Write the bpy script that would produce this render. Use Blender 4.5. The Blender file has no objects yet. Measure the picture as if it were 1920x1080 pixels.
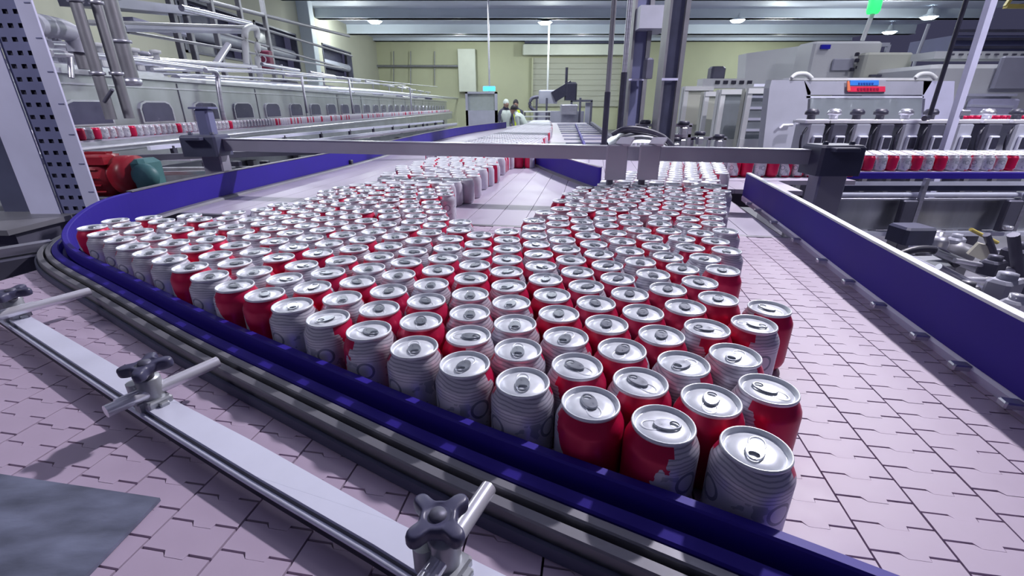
import bpy, bmesh, math, random
from mathutils import Vector, Matrix
random.seed(7)
SC = bpy.context.scene
COL = SC.collection
PI = math.pi

# ------------------------------------------------------------------ camera, world, lights, exposure
FPX, HORIZON, CAM_Z = 855.0, 200.0, 0.352      # z = 0 is the belt surface, metres
PITCH = math.atan((540 - HORIZON) / FPX)
cam_data = bpy.data.cameras.new('camera')
cam_data.sensor_width = 36.0
cam_data.lens = 36.0 * FPX / 1920.0
cam_data.clip_start = 0.02
cam_data.clip_end = 200
cam = bpy.data.objects.new('camera', cam_data)
COL.objects.link(cam)
cam.location = (0, 0, CAM_Z)
cam.rotation_euler = (PI / 2 - PITCH, 0, 0)
SC.camera = cam

SC.view_settings.view_transform = 'Standard'
SC.view_settings.look = 'None'
SC.view_settings.gamma = 1.0
SC.view_settings.use_curve_mapping = False
SC.view_settings.exposure = -0.18

world = bpy.data.worlds.new('hall_ambient')
world.use_nodes = True
world.node_tree.nodes['Background'].inputs[0].default_value = (0.50, 0.50, 0.95, 1)
world.node_tree.nodes['Background'].inputs[1].default_value = 0.10
SC.world = world

def area_light(name, loc, size, power, color, target=None):
    d = bpy.data.lights.new(name, 'AREA')
    d.shape = 'DISK'; d.size = size; d.energy = power; d.color = color
    o = bpy.data.objects.new(name, d); COL.objects.link(o)
    o.location = loc
    t = Vector(target) if target else Vector((loc[0], loc[1], -1))
    o.rotation_euler = (t - Vector(loc)).to_track_quat('-Z', 'Y').to_euler()
    return o
area_light('high_bay_key', (3.2, 4.0, 4.2), 0.22, 430, (0.97, 0.92, 1.0), (0.2, 0.6, 0))
area_light('high_bay_left', (-3.2, 6.0, 4.2), 1.0, 34, (0.92, 0.92, 1.0))
area_light('high_bay_right', (6.0, 6.0, 4.2), 1.0, 60, (0.95, 0.94, 1.0))
area_light('added_fill_right', (5.2, 0.2, 4.2), 1.0, 55, (0.94, 0.93, 1.0), (3.9, 4.0, 0.0))  # added fill, not a known lamp; brightens the right machine fronts
area_light('added_fill_left', (-4.6, -1.5, 4.2), 1.0, 42, (0.94, 0.93, 1.0), (-2.3, 3.2, 0.3))  # added fill, not a known lamp; brightens the perforated column
for _n in ('added_fill_right', 'added_fill_left'):
    bpy.data.objects[_n].data.spread = math.radians(66)
def point_light(name, loc, r, power, color):
    d = bpy.data.lights.new(name, 'POINT'); d.shadow_soft_size = r; d.energy = power; d.color = color
    o = bpy.data.objects.new(name, d); COL.objects.link(o); o.location = loc
    return o
for (lx, ly) in [(-5.5, 11), (0.5, 13.5), (7.5, 12), (15, 14), (-2.5, 18.5), (6, 19)]:
    area_light('high_bay_down', (lx, ly, 4.1), 1.0, 260, (0.92, 0.97, 1.0))
for (lx, ly) in [(-7.4, 24.6), (1.8, 24.8), (12.3, 24.5), (-3.0, 29.5), (4.0, 29.5), (15.5, 30), (15, 21)]:  # some belong to modelled lamps, the others are added to lift wall and ceiling
    point_light('high_bay_and_fill_glow', (lx, ly, 3.75), 0.25, 300, (0.92, 1.0, 0.94))

# ------------------------------------------------------------------ helpers: calibration and meshes
_c, _s = math.cos(PITCH), math.sin(PITCH)
def _ray(x, y):
    u = (x - 960) / FPX; v = (y - 540) / FPX
    return Vector((u, _c - v * _s, -_s - v * _c))
def G(x, y, z=0.0):
    """point of the horizontal plane at height z seen in that direction"""
    r = _ray(x, y); t = (z - CAM_Z) / r.z
    return Vector((r.x * t, r.y * t, z))
def Q(x, y, Y):
    r = _ray(x, y); t = Y / r.y
    return Vector((r.x * t, Y, CAM_Z + r.z * t))
def X_(x, y, X):
    r = _ray(x, y); t = X / r.x
    return Vector((X, r.y * t, CAM_Z + r.z * t))

class MB:
    def __init__(s): s.v = []; s.f = []; s.m = []; s.sm = []
    def add(s, vs, fs, mi=0, smooth=False):
        o = len(s.v); s.v += [tuple(p) for p in vs]
        for f in fs:
            s.f.append([i + o for i in f]); s.m.append(mi); s.sm.append(smooth)
        return s
    def box(s, a, b, mi=0):
        x0, y0, z0 = (min(a[i], b[i]) for i in range(3)); x1, y1, z1 = (max(a[i], b[i]) for i in range(3))
        return s.add([(x0,y0,z0),(x1,y0,z0),(x1,y1,z0),(x0,y1,z0),(x0,y0,z1),(x1,y0,z1),(x1,y1,z1),(x0,y1,z1)],
                     [(0,3,2,1),(4,5,6,7),(0,1,5,4),(1,2,6,5),(2,3,7,6),(3,0,4,7)], mi)
    def cbox(s, c, d, mi=0, rz=0.0, bev=0.0):
        """box centred at c with size d, turned by rz, optional chamfer on its upright and top edges"""
        hx, hy, hz = d[0]/2, d[1]/2, d[2]/2
        R = Matrix.Rotation(rz, 3, 'Z'); c = Vector(c)
        if bev <= 0:
            P = [(-hx,-hy,-hz),(hx,-hy,-hz),(hx,hy,-hz),(-hx,hy,-hz),(-hx,-hy,hz),(hx,-hy,hz),(hx,hy,hz),(-hx,hy,hz)]
            return s.add([c + R @ Vector(p) for p in P], [(0,3,2,1),(4,5,6,7),(0,1,5,4),(1,2,6,5),(2,3,7,6),(3,0,4,7)], mi)
        b = bev
        ring = lambda i, z: [(-hx+b+i,-hy+i,z),(hx-b-i,-hy+i,z),(hx-i,-hy+b+i,z),(hx-i,hy-b-i,z),(hx-b-i,hy-i,z),(-hx+b+i,hy-i,z),(-hx+i,hy-b-i,z),(-hx+i,-hy+b+i,z)]
        P = ring(0,-hz) + ring(0,hz-b) + ring(b*.8,hz)
        F = [tuple(range(7,-1,-1)), tuple(range(16,24))]
        for k in range(8):
            n = (k+1) % 8
            F += [(k,n,8+n,8+k),(8+k,8+n,16+n,16+k)]
        return s.add([c + R @ Vector(p) for p in P], F, mi)
    def bar(s, p, q, w, h, mi=0, up=(0,0,1)):
        """rectangular bar from p to q, w sideways, h along up"""
        p, q = Vector(p), Vector(q); d = (q-p).normalized(); up = Vector(up)
        if abs(d.dot(up)) > .98: up = Vector((0,1,0))
        sd = d.cross(up).normalized()*w/2; u = sd.cross(d).normalized()*h/2
        P = [p-sd-u, p+sd-u, p+sd+u, p-sd+u, q-sd-u, q+sd-u, q+sd+u, q-sd+u]
        return s.add(P, [(0,1,2,3),(7,6,5,4),(0,4,5,1),(1,5,6,2),(2,6,7,3),(3,7,4,0)], mi)
    def tube(s, pts, r, n=10, mi=0, cap=True):
        pts = [Vector(p) for p in pts]; rings = []
        up = Vector((0,0,1))
        for i, p in enumerate(pts):
            a = pts[max(i-1,0)]; b = pts[min(i+1,len(pts)-1)]
            d = (b-a).normalized()
            ref = up if abs(d.z) < .95 else Vector((0,1,0))
            sx = d.cross(ref).normalized(); sy = sx.cross(d)
            rr = r[i] if isinstance(r, (list,tuple)) else r
            rings.append([p + sx*rr*math.cos(2*PI*k/n) + sy*rr*math.sin(2*PI*k/n) for k in range(n)])
        V = [v for ring in rings for v in ring]; F = []
        for i in range(len(pts)-1):
            for k in range(n):
                k2 = (k+1) % n
                F.append((i*n+k, (i+1)*n+k, (i+1)*n+k2, i*n+k2))
        s.add(V, F, mi, True)
        if cap:
            s.add(rings[0], [tuple(range(n))], mi); s.add(rings[-1], [tuple(range(n-1,-1,-1))], mi)
        return s
    def lathe(s, prof, n=24, c=(0,0,0), mi=0, cap0=False, cap1=False, smooth=True):
        V = []; F = []
        for (r, z) in prof:
            for k in range(n):
                a = 2*PI*k/n; V.append((c[0]+r*math.cos(a), c[1]+r*math.sin(a), c[2]+z))
        for i in range(len(prof)-1):
            for k in range(n):
                k2 = (k+1) % n
                F.append((i*n+k, i*n+k2, (i+1)*n+k2, (i+1)*n+k))
        s.add(V, F, mi, smooth)
        if cap0: s.add(V[:n], [tuple(range(n-1,-1,-1))], mi)
        if cap1: s.add(V[-n:], [tuple(range(n))], mi)
        return s
    def prism(s, poly, z0, z1, mi=0, bottom=True):
        """plan polygon (counter-clockwise) raised from z0 to z1"""
        n = len(poly)
        V = [(p[0],p[1],z0) for p in poly] + [(p[0],p[1],z1) for p in poly]
        F = [tuple(range(n,2*n))] + ([tuple(range(n-1,-1,-1))] if bottom else [])
        F += [(k,(k+1)%n,n+(k+1)%n,n+k) for k in range(n)]
        return s.add(V, F, mi)
    def slab(s, pts, off, mi=0):
        """planar polygon given by 3-D points, thickened by the vector off"""
        n = len(pts); off = Vector(off); V = [Vector(p) for p in pts]; V += [p+off for p in V]
        F = [tuple(range(n)), tuple(range(2*n-1,n-1,-1))] + [(k,n+k,n+(k+1)%n,(k+1)%n) for k in range(n)]
        return s.add(V, F, mi)
    def build(s, name, mats, parent=None, org=None):
        me = bpy.data.meshes.new(name)
        v = s.v
        if org is not None: v = [(p[0]-org[0], p[1]-org[1], p[2]-org[2]) for p in v]
        me.from_pydata(v, [], s.f)
        if not isinstance(mats, (list, tuple)): mats = [mats]
        for m in mats: me.materials.append(m)
        me.polygons.foreach_set('material_index', s.m)
        me.polygons.foreach_set('use_smooth', s.sm)
        me.update()
        bm = bmesh.new(); bm.from_mesh(me)
        bmesh.ops.recalc_face_normals(bm, faces=bm.faces); bm.to_mesh(me); bm.free()
        o = bpy.data.objects.new(name, me); COL.objects.link(o)
        if org is not None and parent is None: o.location = org
        if parent is not None: o.parent = parent
        return o

def tag(o, label=None, cat=None, group=None, kind=None):
    if label: o['label'] = label
    if cat: o['category'] = cat
    if group: o['group'] = group
    if kind: o['kind'] = kind
    return o
def thing(name, loc, label, cat, group=None):
    o = bpy.data.objects.new(name, None); COL.objects.link(o)
    o.location = loc; o.empty_display_size = .05
    return tag(o, label, cat, group)
def part(mb, name, mats, root):
    """link mb (world coordinates) as a child of root, which is an unrotated empty"""
    l = root.location if root.parent is None else root.parent.location
    if root.parent is None:
        return mb.build(name, mats, root, org=tuple(l))
    return mb.build(name, mats, root, org=tuple(l))

# ------------------------------------------------------------------ materials
def mat(name, col, rough=.5, metal=0.0, noise=0.0, scale=8.0, bump=0.0, emit=None, spec=None, stretch=None, alpha=None):
    m = bpy.data.materials.new(name); m.use_nodes = True
    nt = m.node_tree; b = nt.nodes['Principled BSDF']
    b.inputs['Base Color'].default_value = (*col, 1); b.inputs['Roughness'].default_value = rough
    b.inputs['Metallic'].default_value = metal
    if spec is not None: b.inputs['Specular IOR Level'].default_value = spec
    if noise or bump:
        tc = nt.nodes.new('ShaderNodeTexCoord'); mp = nt.nodes.new('ShaderNodeMapping')
        if stretch: mp.inputs['Scale'].default_value = stretch
        nt.links.new(tc.outputs['Object'], mp.inputs['Vector'])
        n = nt.nodes.new('ShaderNodeTexNoise'); n.inputs['Scale'].default_value = scale; n.inputs['Detail'].default_value = 5
        nt.links.new(mp.outputs['Vector'], n.inputs['Vector'])
        if noise:
            r = nt.nodes.new('ShaderNodeValToRGB')
            r.color_ramp.elements[0].position = .3; r.color_ramp.elements[1].position = .7
            r.color_ramp.elements[0].color = (*[max(0, x*(1-noise)) for x in col], 1)
            r.color_ramp.elements[1].color = (*[min(1, x*(1+noise*.7)) for x in col], 1)
            nt.links.new(n.outputs['Fac'], r.inputs['Fac']); nt.links.new(r.outputs['Color'], b.inputs['Base Color'])
            mr = nt.nodes.new('ShaderNodeMapRange'); mr.inputs['To Min'].default_value = max(.05, rough-.1); mr.inputs['To Max'].default_value = min(1, rough+.15)
            nt.links.new(n.outputs['Fac'], mr.inputs['Value']); nt.links.new(mr.outputs['Result'], b.inputs['Roughness'])
        if bump:
            bp = nt.nodes.new('ShaderNodeBump'); bp.inputs['Strength'].default_value = bump; bp.inputs['Distance'].default_value = .01
            nt.links.new(n.outputs['Fac'], bp.inputs['Height']); nt.links.new(bp.outputs['Normal'], b.inputs['Normal'])
    if emit:
        b.inputs['Emission Color'].default_value = (*emit[0], 1); b.inputs['Emission Strength'].default_value = emit[1]
    if alpha is not None:
        b.inputs['Alpha'].default_value = alpha
    return m

M = dict(
    belt=mat('belt_plastic', (.47,.38,.50), .5, noise=.06, scale=14),
    belt_far=mat('far_belt_plastic', (.42,.385,.49), .42, noise=.06, scale=6),
    under=mat('dark_under_belt', (.03,.025,.045), .7, noise=.2),
    blue=mat('blue_guard_plastic', (.032,.018,.29), .48, noise=.08, scale=5, spec=.25),
    steel=mat('brushed_stainless', (.60,.60,.68), .32, .85, noise=.12, scale=10, stretch=(1,1,8)),
    steel_rail=mat('dull_steel_rail', (.24,.24,.27), .45, .5, noise=.1),
    steel_pan=mat('stainless_panel', (.46,.48,.52), .34, .75, noise=.18, scale=3, stretch=(4,1,.6)),
    plate_white=mat('bright_aluminium_strip', (.74,.76,.90), .42, .2, noise=.06, scale=12),
    chrome=mat('chrome_rod', (.85,.85,.92), .22, .5),
    cast=mat('cast_clamp_metal', (.42,.44,.47), .4, .6, noise=.1, scale=40),
    black=mat('black_plastic', (.03,.03,.055), .4, noise=.2, scale=30),
    knob=mat('grey_black_knob_plastic', (.07,.07,.13), .35, noise=.15, scale=40),
    darkblue=mat('dark_navy_paint', (.06,.065,.12), .5, noise=.2),
    slate=mat('scuffed_slate_plate', (.17,.19,.27), .5, .2, noise=.45, scale=14, stretch=(1,3,1), bump=.1),
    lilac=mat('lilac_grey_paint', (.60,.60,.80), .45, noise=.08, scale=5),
    lilac_d=mat('dark_lilac_paint', (.15,.16,.30), .5, noise=.1, scale=5),  # deeper blue-lilac tone for webs, slats and the duct
    grey=mat('grey_machine_paint', (.42,.43,.52), .45, .1, noise=.1, scale=3),
    beam_metal=mat('satin_beam_metal', (.38,.37,.45), .38, .35, noise=.08, scale=6),
    dgrey=mat('dark_grey_metal', (.12,.12,.17), .5, .4, noise=.2, scale=6),
    white=mat('white_machine_paint', (.66,.68,.70), .45, noise=.05, scale=2),
    cream=mat('cream_machine_paint', (.55,.57,.50), .5, noise=.05, scale=2),
    wall=mat('pale_green_wall', (.48,.49,.34), .75, noise=.06, scale=.6),
    wall_c=mat('cream_wall', (.42,.42,.35), .75, noise=.06, scale=.6),
    ceil=mat('ceiling_paint', (.60,.64,.76), .7, noise=.08, scale=.5),
    beamc=mat('ceiling_beam_paint', (.60,.66,.74), .6, noise=.08, scale=.6),
    floor=mat('factory_floor', (.20,.19,.24), .5, noise=.2, scale=1.5),
    red=mat('red_motor_paint', (.26,.010,.022), .35, noise=.12, scale=12),
    teal=mat('teal_gearbox_paint', (.07,.19,.20), .45, noise=.15, scale=14),
    glass=mat('tinted_machine_glass', (.42,.47,.52), .12, .1, noise=.06, alpha=.55),
    dglass=mat('dark_porthole_glass', (.10,.10,.17), .2, .1, noise=.1),
    lid=mat('can_lid_aluminium', (.80,.84,.90), .30, .18, noise=.05, scale=60),
    tab=mat('can_tab_aluminium', (.36,.38,.43), .28, .85, noise=.1, scale=90),
    red_p=mat('red_can_print', (.55,.010,.075), .35, .1, noise=.1, scale=40),
    white_p=mat('white_can_print', (.60,.57,.66), .38, .1, noise=.08, scale=60),
    lamp=mat('lamp_glow', (1,1,1), .5, emit=((.85,1,1), 22)),
    green_l=mat('green_signal_glow', (.1,.9,.3), .4, emit=((.02,.75,.16), 1.3)),
    blue_l=mat('blue_screen_glow', (.1,.4,.9), .4, emit=((.05,.45,1), 2.2)),
    sign_b=mat('blue_sign_print', (.05,.26,.85), .4, noise=.05),
    sign_r=mat('red_sign_print', (.85,.03,.10), .4, noise=.05),
    hivis=mat('yellow_vest', (.62,.75,.05), .7, noise=.06),
    skin=mat('skin', (.42,.26,.20), .6, noise=.05),
    hair=mat('black_hair', (.015,.013,.02), .6, noise=.2),
    cloth_w=mat('white_workwear', (.55,.62,.58), .8, noise=.08),
    cloth_d=mat('dark_workwear', (.06,.06,.10), .8, noise=.1),
    yellow=mat('yellow_paint', (.55,.45,.12), .5, noise=.1),
    offw=mat('off_white_card', (.75,.73,.60), .7, noise=.04),
)

def can_material():
    m = bpy.data.materials.new('can_print'); m.use_nodes = True
    nt = m.node_tree; N = nt.nodes.new; L = nt.links.new; b = nt.nodes['Principled BSDF']
    tc = N('ShaderNodeTexCoord'); sx = N('ShaderNodeSeparateXYZ'); L(tc.outputs['Object'], sx.inputs[0])
    def M2(op, a, bb=None, c=None):
        n = N('ShaderNodeMath'); n.operation = op
        for i, q in enumerate((a, bb, c)):
            if q is None: continue
            if isinstance(q, (int, float)): n.inputs[i].default_value = q
            else: L(q, n.inputs[i])
        return n.outputs[0]
    ang = M2('ARCTAN2', sx.outputs[1], sx.outputs[0]); aa = M2('ABSOLUTE', ang)
    z = sx.outputs[2]
    nz = N('ShaderNodeTexNoise'); nz.inputs['Scale'].default_value = 48; nz.inputs['Detail'].default_value = 3
    L(tc.outputs['Object'], nz.inputs['Vector'])
    jag = M2('MULTIPLY', M2('SUBTRACT', nz.outputs['Fac'], .5), 1.3)
    # the red wrap is widest under the neck and narrows down the side
    lim = M2('ADD', M2('ADD', M2('MULTIPLY', z, 11.0), .72), jag)
    wrap = M2('LESS_THAN', aa, lim)
    foot = M2('LESS_THAN', z, .0085)
    neckr = M2('MULTIPLY', M2('GREATER_THAN', z, .0765), M2('LESS_THAN', aa, 1.75))
    red = M2('MAXIMUM', M2('MAXIMUM', wrap, neckr), M2('MULTIPLY', foot, M2('LESS_THAN', aa, 2.2)))
    # wavy hairlines round the upper white part
    wav = M2('ADD', M2('MULTIPLY', M2('SINE', M2('MULTIPLY', ang, 2.0)), .0022), M2('MULTIPLY', nz.outputs['Fac'], .004))
    st = M2('SINE', M2('MULTIPLY', M2('ADD', z, wav), 1650.0))
    stm = M2('MULTIPLY', M2('GREATER_THAN', st, .45), M2('GREATER_THAN', z, .060))
    # grey picture low on the white side
    pic = M2('MULTIPLY', M2('GREATER_THAN', nz.outputs['Fac'], .56), M2('LESS_THAN', z, .059))
    ring = N('ShaderNodeCombineXYZ')
    L(M2('MULTIPLY', M2('SUBTRACT', aa, 2.2), .033), ring.inputs[0]); L(M2('SUBTRACT', z, .049), ring.inputs[1])
    ln = N('ShaderNodeVectorMath'); ln.operation = 'LENGTH'; L(ring.outputs[0], ln.inputs[0])
    rr = ln.outputs['Value']
    emb = M2('MULTIPLY', M2('LESS_THAN', rr, .0115), M2('GREATER_THAN', rr, .0085))
    def mix(f, a, c):
        n = N('ShaderNodeMix'); n.data_type = 'RGBA'; L(f, n.inputs[0])
        for i, q in ((6, a), (7, c)):
            if isinstance(q, tuple): n.inputs[i].default_value = (*q, 1)
            else: L(q, n.inputs[i])
        return n.outputs[2]
    c = mix(stm, (.64,.63,.71), (.38,.38,.47))
    c = mix(pic, c, (.40,.41,.49))
    c = mix(emb, c, (.24,.25,.33))
    c = mix(red, c, (.58,.008,.075))
    L(c, b.inputs['Base Color']); b.inputs['Roughness'].default_value = .34; b.inputs['Metallic'].default_value = .25
    return m
M['can'] = can_material()
CANS = '202,302 135,333 75,364 192,369 257,387 132,400 11,400 71,431 -52,435 189,436 254,454 128,467 7,467 -115,473 66,498 -54,502 185,503 -181,516 249,522 315,534 123,534 4,535 -120,543 -246,552 64,566 -58,569 180,570 -186,583 361,584 245,589 -313,595 121,602 -1,604 -125,611 304,619 -251,621 60,633 -373,636 -63,636 178,637 -190,650 242,657 -313,665 117,669 -438,671 -5,671 -129,678 303,687 -250,689 55,701 174,704 -375,704 -68,706 -506,717 -191,722 238,724 -314,733 112,736 -442,738 -9,738 -128,745 365,746 298,754 -251,756 -568,761 51,768 170,771 -376,772 -67,773 -502,784 -193,789 234,791 -315,800 109,803 -9,805 -635,806 -129,812 361,813 -438,816 294,821 -252,823 -565,831 51,837 167,838 -68,840 -376,845 -703,848 -500,852 -194,856 231,858 422,861 108,871 -10,873 -315,874 -630,876 -130,879 358,881 -441,886 291,888 -768,890 -251,892 -565,898 50,904 168,905 -70,908 -379,912 -703,916 232,927 428,928 -500,928 -198,933 107,938 -11,940 -319,941 -836,942 -642,942 -132,947 364,948 -436,953 297,954 -770,957 -557,965 -256,967 49,971 166,972 -72,978 -374,979 -911,989 -692,991 229,994 422,995 -498,997 -186,999 -612,1003 106,1006 -12,1007 -313,1008 -847,1009 486,1013 357,1014 -435,1021 291,1021 -123,1023 -764,1024 -245,1033 -554,1038 165,1039 52,1045 -372,1047 -985,1047 -660,1050 421,1062 -489,1063 226,1066 -185,1067 -815,1068 -922,1070 -306,1075 -722,1076 110,1078 485,1080 357,1082 -603,1085 -426,1087 290,1088 -127,1099 -244,1100 172,1107 -539,1107 -867,1110 -362,1113 -985,1114 55,1116 -655,1127 -786,1129 -477,1131 443,1132 235,1133 -187,1136 -720,1143 -925,1145 508,1145 117,1146 377,1146 -593,1152 300,1154 -414,1156 -316,1162 -249,1167 -838,1170 -529,1174 171,1186 -466,1198 -642,1198 250,1200 416,1200 344,1204 -743,1206 89,1206 483,1208 -204,1217 550,1219 -578,1220 -403,1222 -336,1226 -269,1231 -515,1244 -689,1246 202,1246 295,1250 135,1255 380,1261 447,1265 -625,1268 -452,1269 514,1275 -225,1281 -362,1289 579,1291 -295,1293 -559,1294 247,1297 331,1307 180,1310 -676,1312 -497,1319 404,1323 472,1328 -613,1335 -425,1346 -240,1347 540,1348 607,1353 -306,1359 228,1362 -548,1362 295,1363 150,1370 361,1375 -369,1382 -481,1384 431,1385 496,1399 -609,1402 568,1414 195,1420 -425,1420 264,1423 -548,1430 633,1430 -260,1433 331,1435 -327,1436 401,1445 -484,1451 467,1460 534,1471 -383,1473 -599,1474 -216,1483 190,1487 270,1490 663,1490 -535,1496 596,1500 339,1501 -281,1504 -443,1504 405,1512 473,1526 -344,1528 -622,1537 539,1538 705,1542 229,1542 -227,1549 -492,1550 295,1552 635,1554 -558,1559 -404,1559 361,1565 -292,1571 428,1576 496,1590 563,1601 -453,1605 251,1606 701,1609 -600,1612 -519,1613 -363,1615 -242,1615 317,1616 634,1622 384,1628 450,1639 517,1653 -414,1660 744,1661 583,1665 -561,1666 -480,1668 -325,1670 678,1673 338,1679 -238,1682 404,1692 471,1703 -375,1715 536,1718 -521,1721 -442,1723 -288,1726 735,1727 602,1730 669,1740 360,1743 -220,1747 428,1755 493,1770 -338,1771 -405,1781 -476,1781 560,1783 772,1783 706,1796 627,1796 -180,1801 383,1806 -247,1809 449,1820 -310,1832 516,1833 -441,1839 582,1846 787,1849 -507,1850 -374,1851 653,1857 720,1861 -210,1865 472,1884 -273,1888 538,1897 -456,1904 -338,1907 609,1908 -159,1909 811,1912 675,1921 744,1924 -518,1930 -222,1932 -398,1938 494,1948 -290,1954 564,1959 -455,1972 630,1973 829,1977 -350,1985 696,1986 895,1987 763,1989 -167,1991 -525,1997 -236,1998 520,2010 -407,2021 586,2024 652,2037 -472,2038 -311,2040 852,2041 718,2050 918,2050 785,2052 -179,2058 -248,2064 -425,2086 608,2089 -343,2100 674,2101 -492,2102 874,2105 740,2113 941,2114 808,2115 -142,2115 -210,2119 -279,2123 -445,2150 630,2152 -374,2160 697,2165 -511,2166 900,2169 -173,2176 833,2178 764,2178 -242,2179 966,2181 -310,2183 -117,2214 -461,2215 653,2217 720,2229 -526,2232 922,2233 -203,2236 -270,2241 855,2241 786,2241 -337,2244 989,2245 -404,2252 -148,2274 675,2281 -464,2282 742,2293 944,2296 877,2304 809,2305 -207,2306 1011,2308 -274,2309 -92,2311 -342,2312 -408,2325 -151,2345 698,2345 -471,2349 764,2358 966,2360 899,2368 831,2368 1033,2372 -212,2374 -279,2377 -346,2379 -412,2393 -106,2396 720,2409 -481,2416 787,2422 988,2423 -165,2430 854,2431 921,2431 1062,2432 -232,2438 -300,2441 -367,2443 -432,2461 -106,2464 741,2473 1018,2483 806,2486 952,2491 1085,2495 873,2496 -165,2498 -232,2506 -300,2509 -368,2512 -435,2528 -106,2532 -165,2566 -232,2574 -300,2577 -368,2580 -68,2588 -435,2595 -122,2629 -190,2629 -258,2637 -326,2640 -393,2648 -60,2655 -115,2697 -183,2697 -250,2705 -318,2708 -386,2715 -52,2721 -108,2763 -175,2764 -242,2772 -310,2775 -378,2783 -46,2788 -99,2832 -167,2832 -234,2840 -302,2843 -19,2850'

# ------------------------------------------------------------------ the hall
FLOOR_Z, CEIL_Z, BACK_Y = -1.15, 4.5, 34.0
tag(MB().box((-11,-3,FLOOR_Z-.1),(22,BACK_Y+.3,FLOOR_Z)).build('floor', M['floor']), kind='structure')
tag(MB().box((-11.2,BACK_Y,FLOOR_Z),(22,BACK_Y+.2,CEIL_Z)).build('wall_back', M['wall']), kind='structure')
tag(MB().box((-11,-3,CEIL_Z),(22,BACK_Y+.3,CEIL_Z+.2)).build('ceiling', M['ceil']), kind='structure')
wl = MB()
WX = -9.0
def zx(x, y): return X_(x, y, WX)
# left wall with two long dark openings
o1a, o1b = zx(655,80).y, zx(602,80).y
o2a, o2b = zx(556,80).y, zx(478,60).y
oz0, oz1 = 1.75, 3.15
wl.box((WX-.2, 6, FLOOR_Z), (WX, BACK_Y, oz0)).box((WX-.2, 6, oz1), (WX, BACK_Y, CEIL_Z))
o3a, o3b = zx(455,40).y, zx(330,20).y
for a, b in ((o1a, BACK_Y), (o2a, o1b), (o3a, o2b), (6, o3b)): wl.box((WX-.2, min(a,b), oz0), (WX, max(a,b), oz1))
tag(wl.build('wall_left', M['wall_c']), kind='structure')
for k, (a, b) in enumerate(((o1b, o1a), (o2b, o2a), (o3b, o3a))):
    w = MB().box((WX-.6, a, oz0), (WX-.5, b, oz1)).build('window_%d' % (k+1), M['dglass']); tag(w, kind='structure')
    fr = MB()
    for yy in (a, b-.08): fr.box((WX-.22, yy, oz0), (WX+.03, yy+.08, oz1))
    for zz in (oz0, oz1-.06): fr.box((WX-.22, a, zz), (WX+.03, b, zz+.06))
    fr.build('window_frame', M['dgrey'], w)
    MB().box((WX-.5, a, oz0), (WX-.49, b, oz0+.02)).build('window_sill', M['grey'], w)
    dk = MB().tube([(WX-.25, a+.05, 2.35), (WX-.25, b-.05, 2.35)], .2, 12)
    tag(dk.build('air_duct', M['grey']), ['round grey air duct in the dark opening of the left wall nearest the back wall', 'round grey air duct in the middle dark opening of the left wall', 'round grey air duct in the dark opening of the left wall nearest the camera'][k], 'duct')
# pillars and ceiling beams
def pillar(x0, x1, yt, Y, m, name='trim_1', dep=.5):
    a, b = Q(x0, 150, Y), Q(x1, 150, Y)
    return tag(MB().cbox(((a.x+b.x)/2, Y+dep/2, (CEIL_Z+FLOOR_Z)/2), (b.x-a.x, dep, CEIL_Z-FLOOR_Z), bev=.02).build(name, m), kind='structure')
pillar(564, 597, 60, 22.0, M['beamc'], 'trim_1')
for k, (Y, z0, w) in enumerate(((33.6, 4.32, .5), (28.5, 4.05, .45), (24.2, 4.12, .45), (20.5, 4.2, .4))):
    tag(MB().box((-9, Y-w/2, z0), (22, Y+w/2, CEIL_Z)).box((-9, Y-w/2-.05, z0), (22, Y+w/2+.05, z0+.06)).build('trim_%d' % (k+2), M['beamc']), kind='structure')
pf = MB().cbox((*Q(876,130,33.6).xy, (Q(876,92,33.6).z+Q(876,172,33.6).z)/2), (1.15, .5, Q(876,92,33.6).z-Q(876,172,33.6).z), bev=.02)
tag(pf.build('wall_cabinet', M['cream']), 'tall cream panel cabinet fixed on the back wall left of the bright doorway', 'cabinet')
# roller shutter and its box on the back wall
t = thing('roller_shutter', Q(1075,200,33.8), 'wide roller shutter with dark slot and cream box, centre of back wall', 'shutter')
a, b = Q(984,68,33.7), Q(1172,82,33.7)
part(MB().box((a.x,33.5,b.z),(b.x,33.9,a.z)), 'dark_slot', M['darkblue'], t)
a, b = Q(980,84,33.7), Q(1176,104,33.7)
part(MB().cbox(((a.x+b.x)/2,33.6,(a.z+b.z)/2),(b.x-a.x,.7,a.z-b.z), bev=.05), 'shutter_box', M['cream'], t)
a, b = Q(1000,108,33.7), Q(1160,200,33.7)
for k in range(9):
    z1 = a.z-(a.z-b.z)*k/9; z0 = a.z-(a.z-b.z)*(k+1)/9
    part(MB().box((a.x,33.86,z0+.015),(b.x,33.98,z1)), 'shutter_slat', M['wall_c'], t)
for xx in (a.x-.1, b.x): part(MB().box((xx,33.7,-1.15),(xx+.1,33.99,a.z)), 'guide_rail', M['wall'], t)
t = thing('wall_pipe', Q(770,123,33.7), 'horizontal green-grey pipe with drop brackets along the left of the back wall', 'pipe')
part(MB().tube([Q(672,124,33.7), Q(862,124,33.7)], .07, 8), 'pipe', M['steel_rail'], t)
for x in (700, 738, 770, 815): part(MB().bar(Q(x,96,33.8), Q(x,160,33.8), .05, .05), 'bracket', M['steel_rail'], t)

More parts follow.
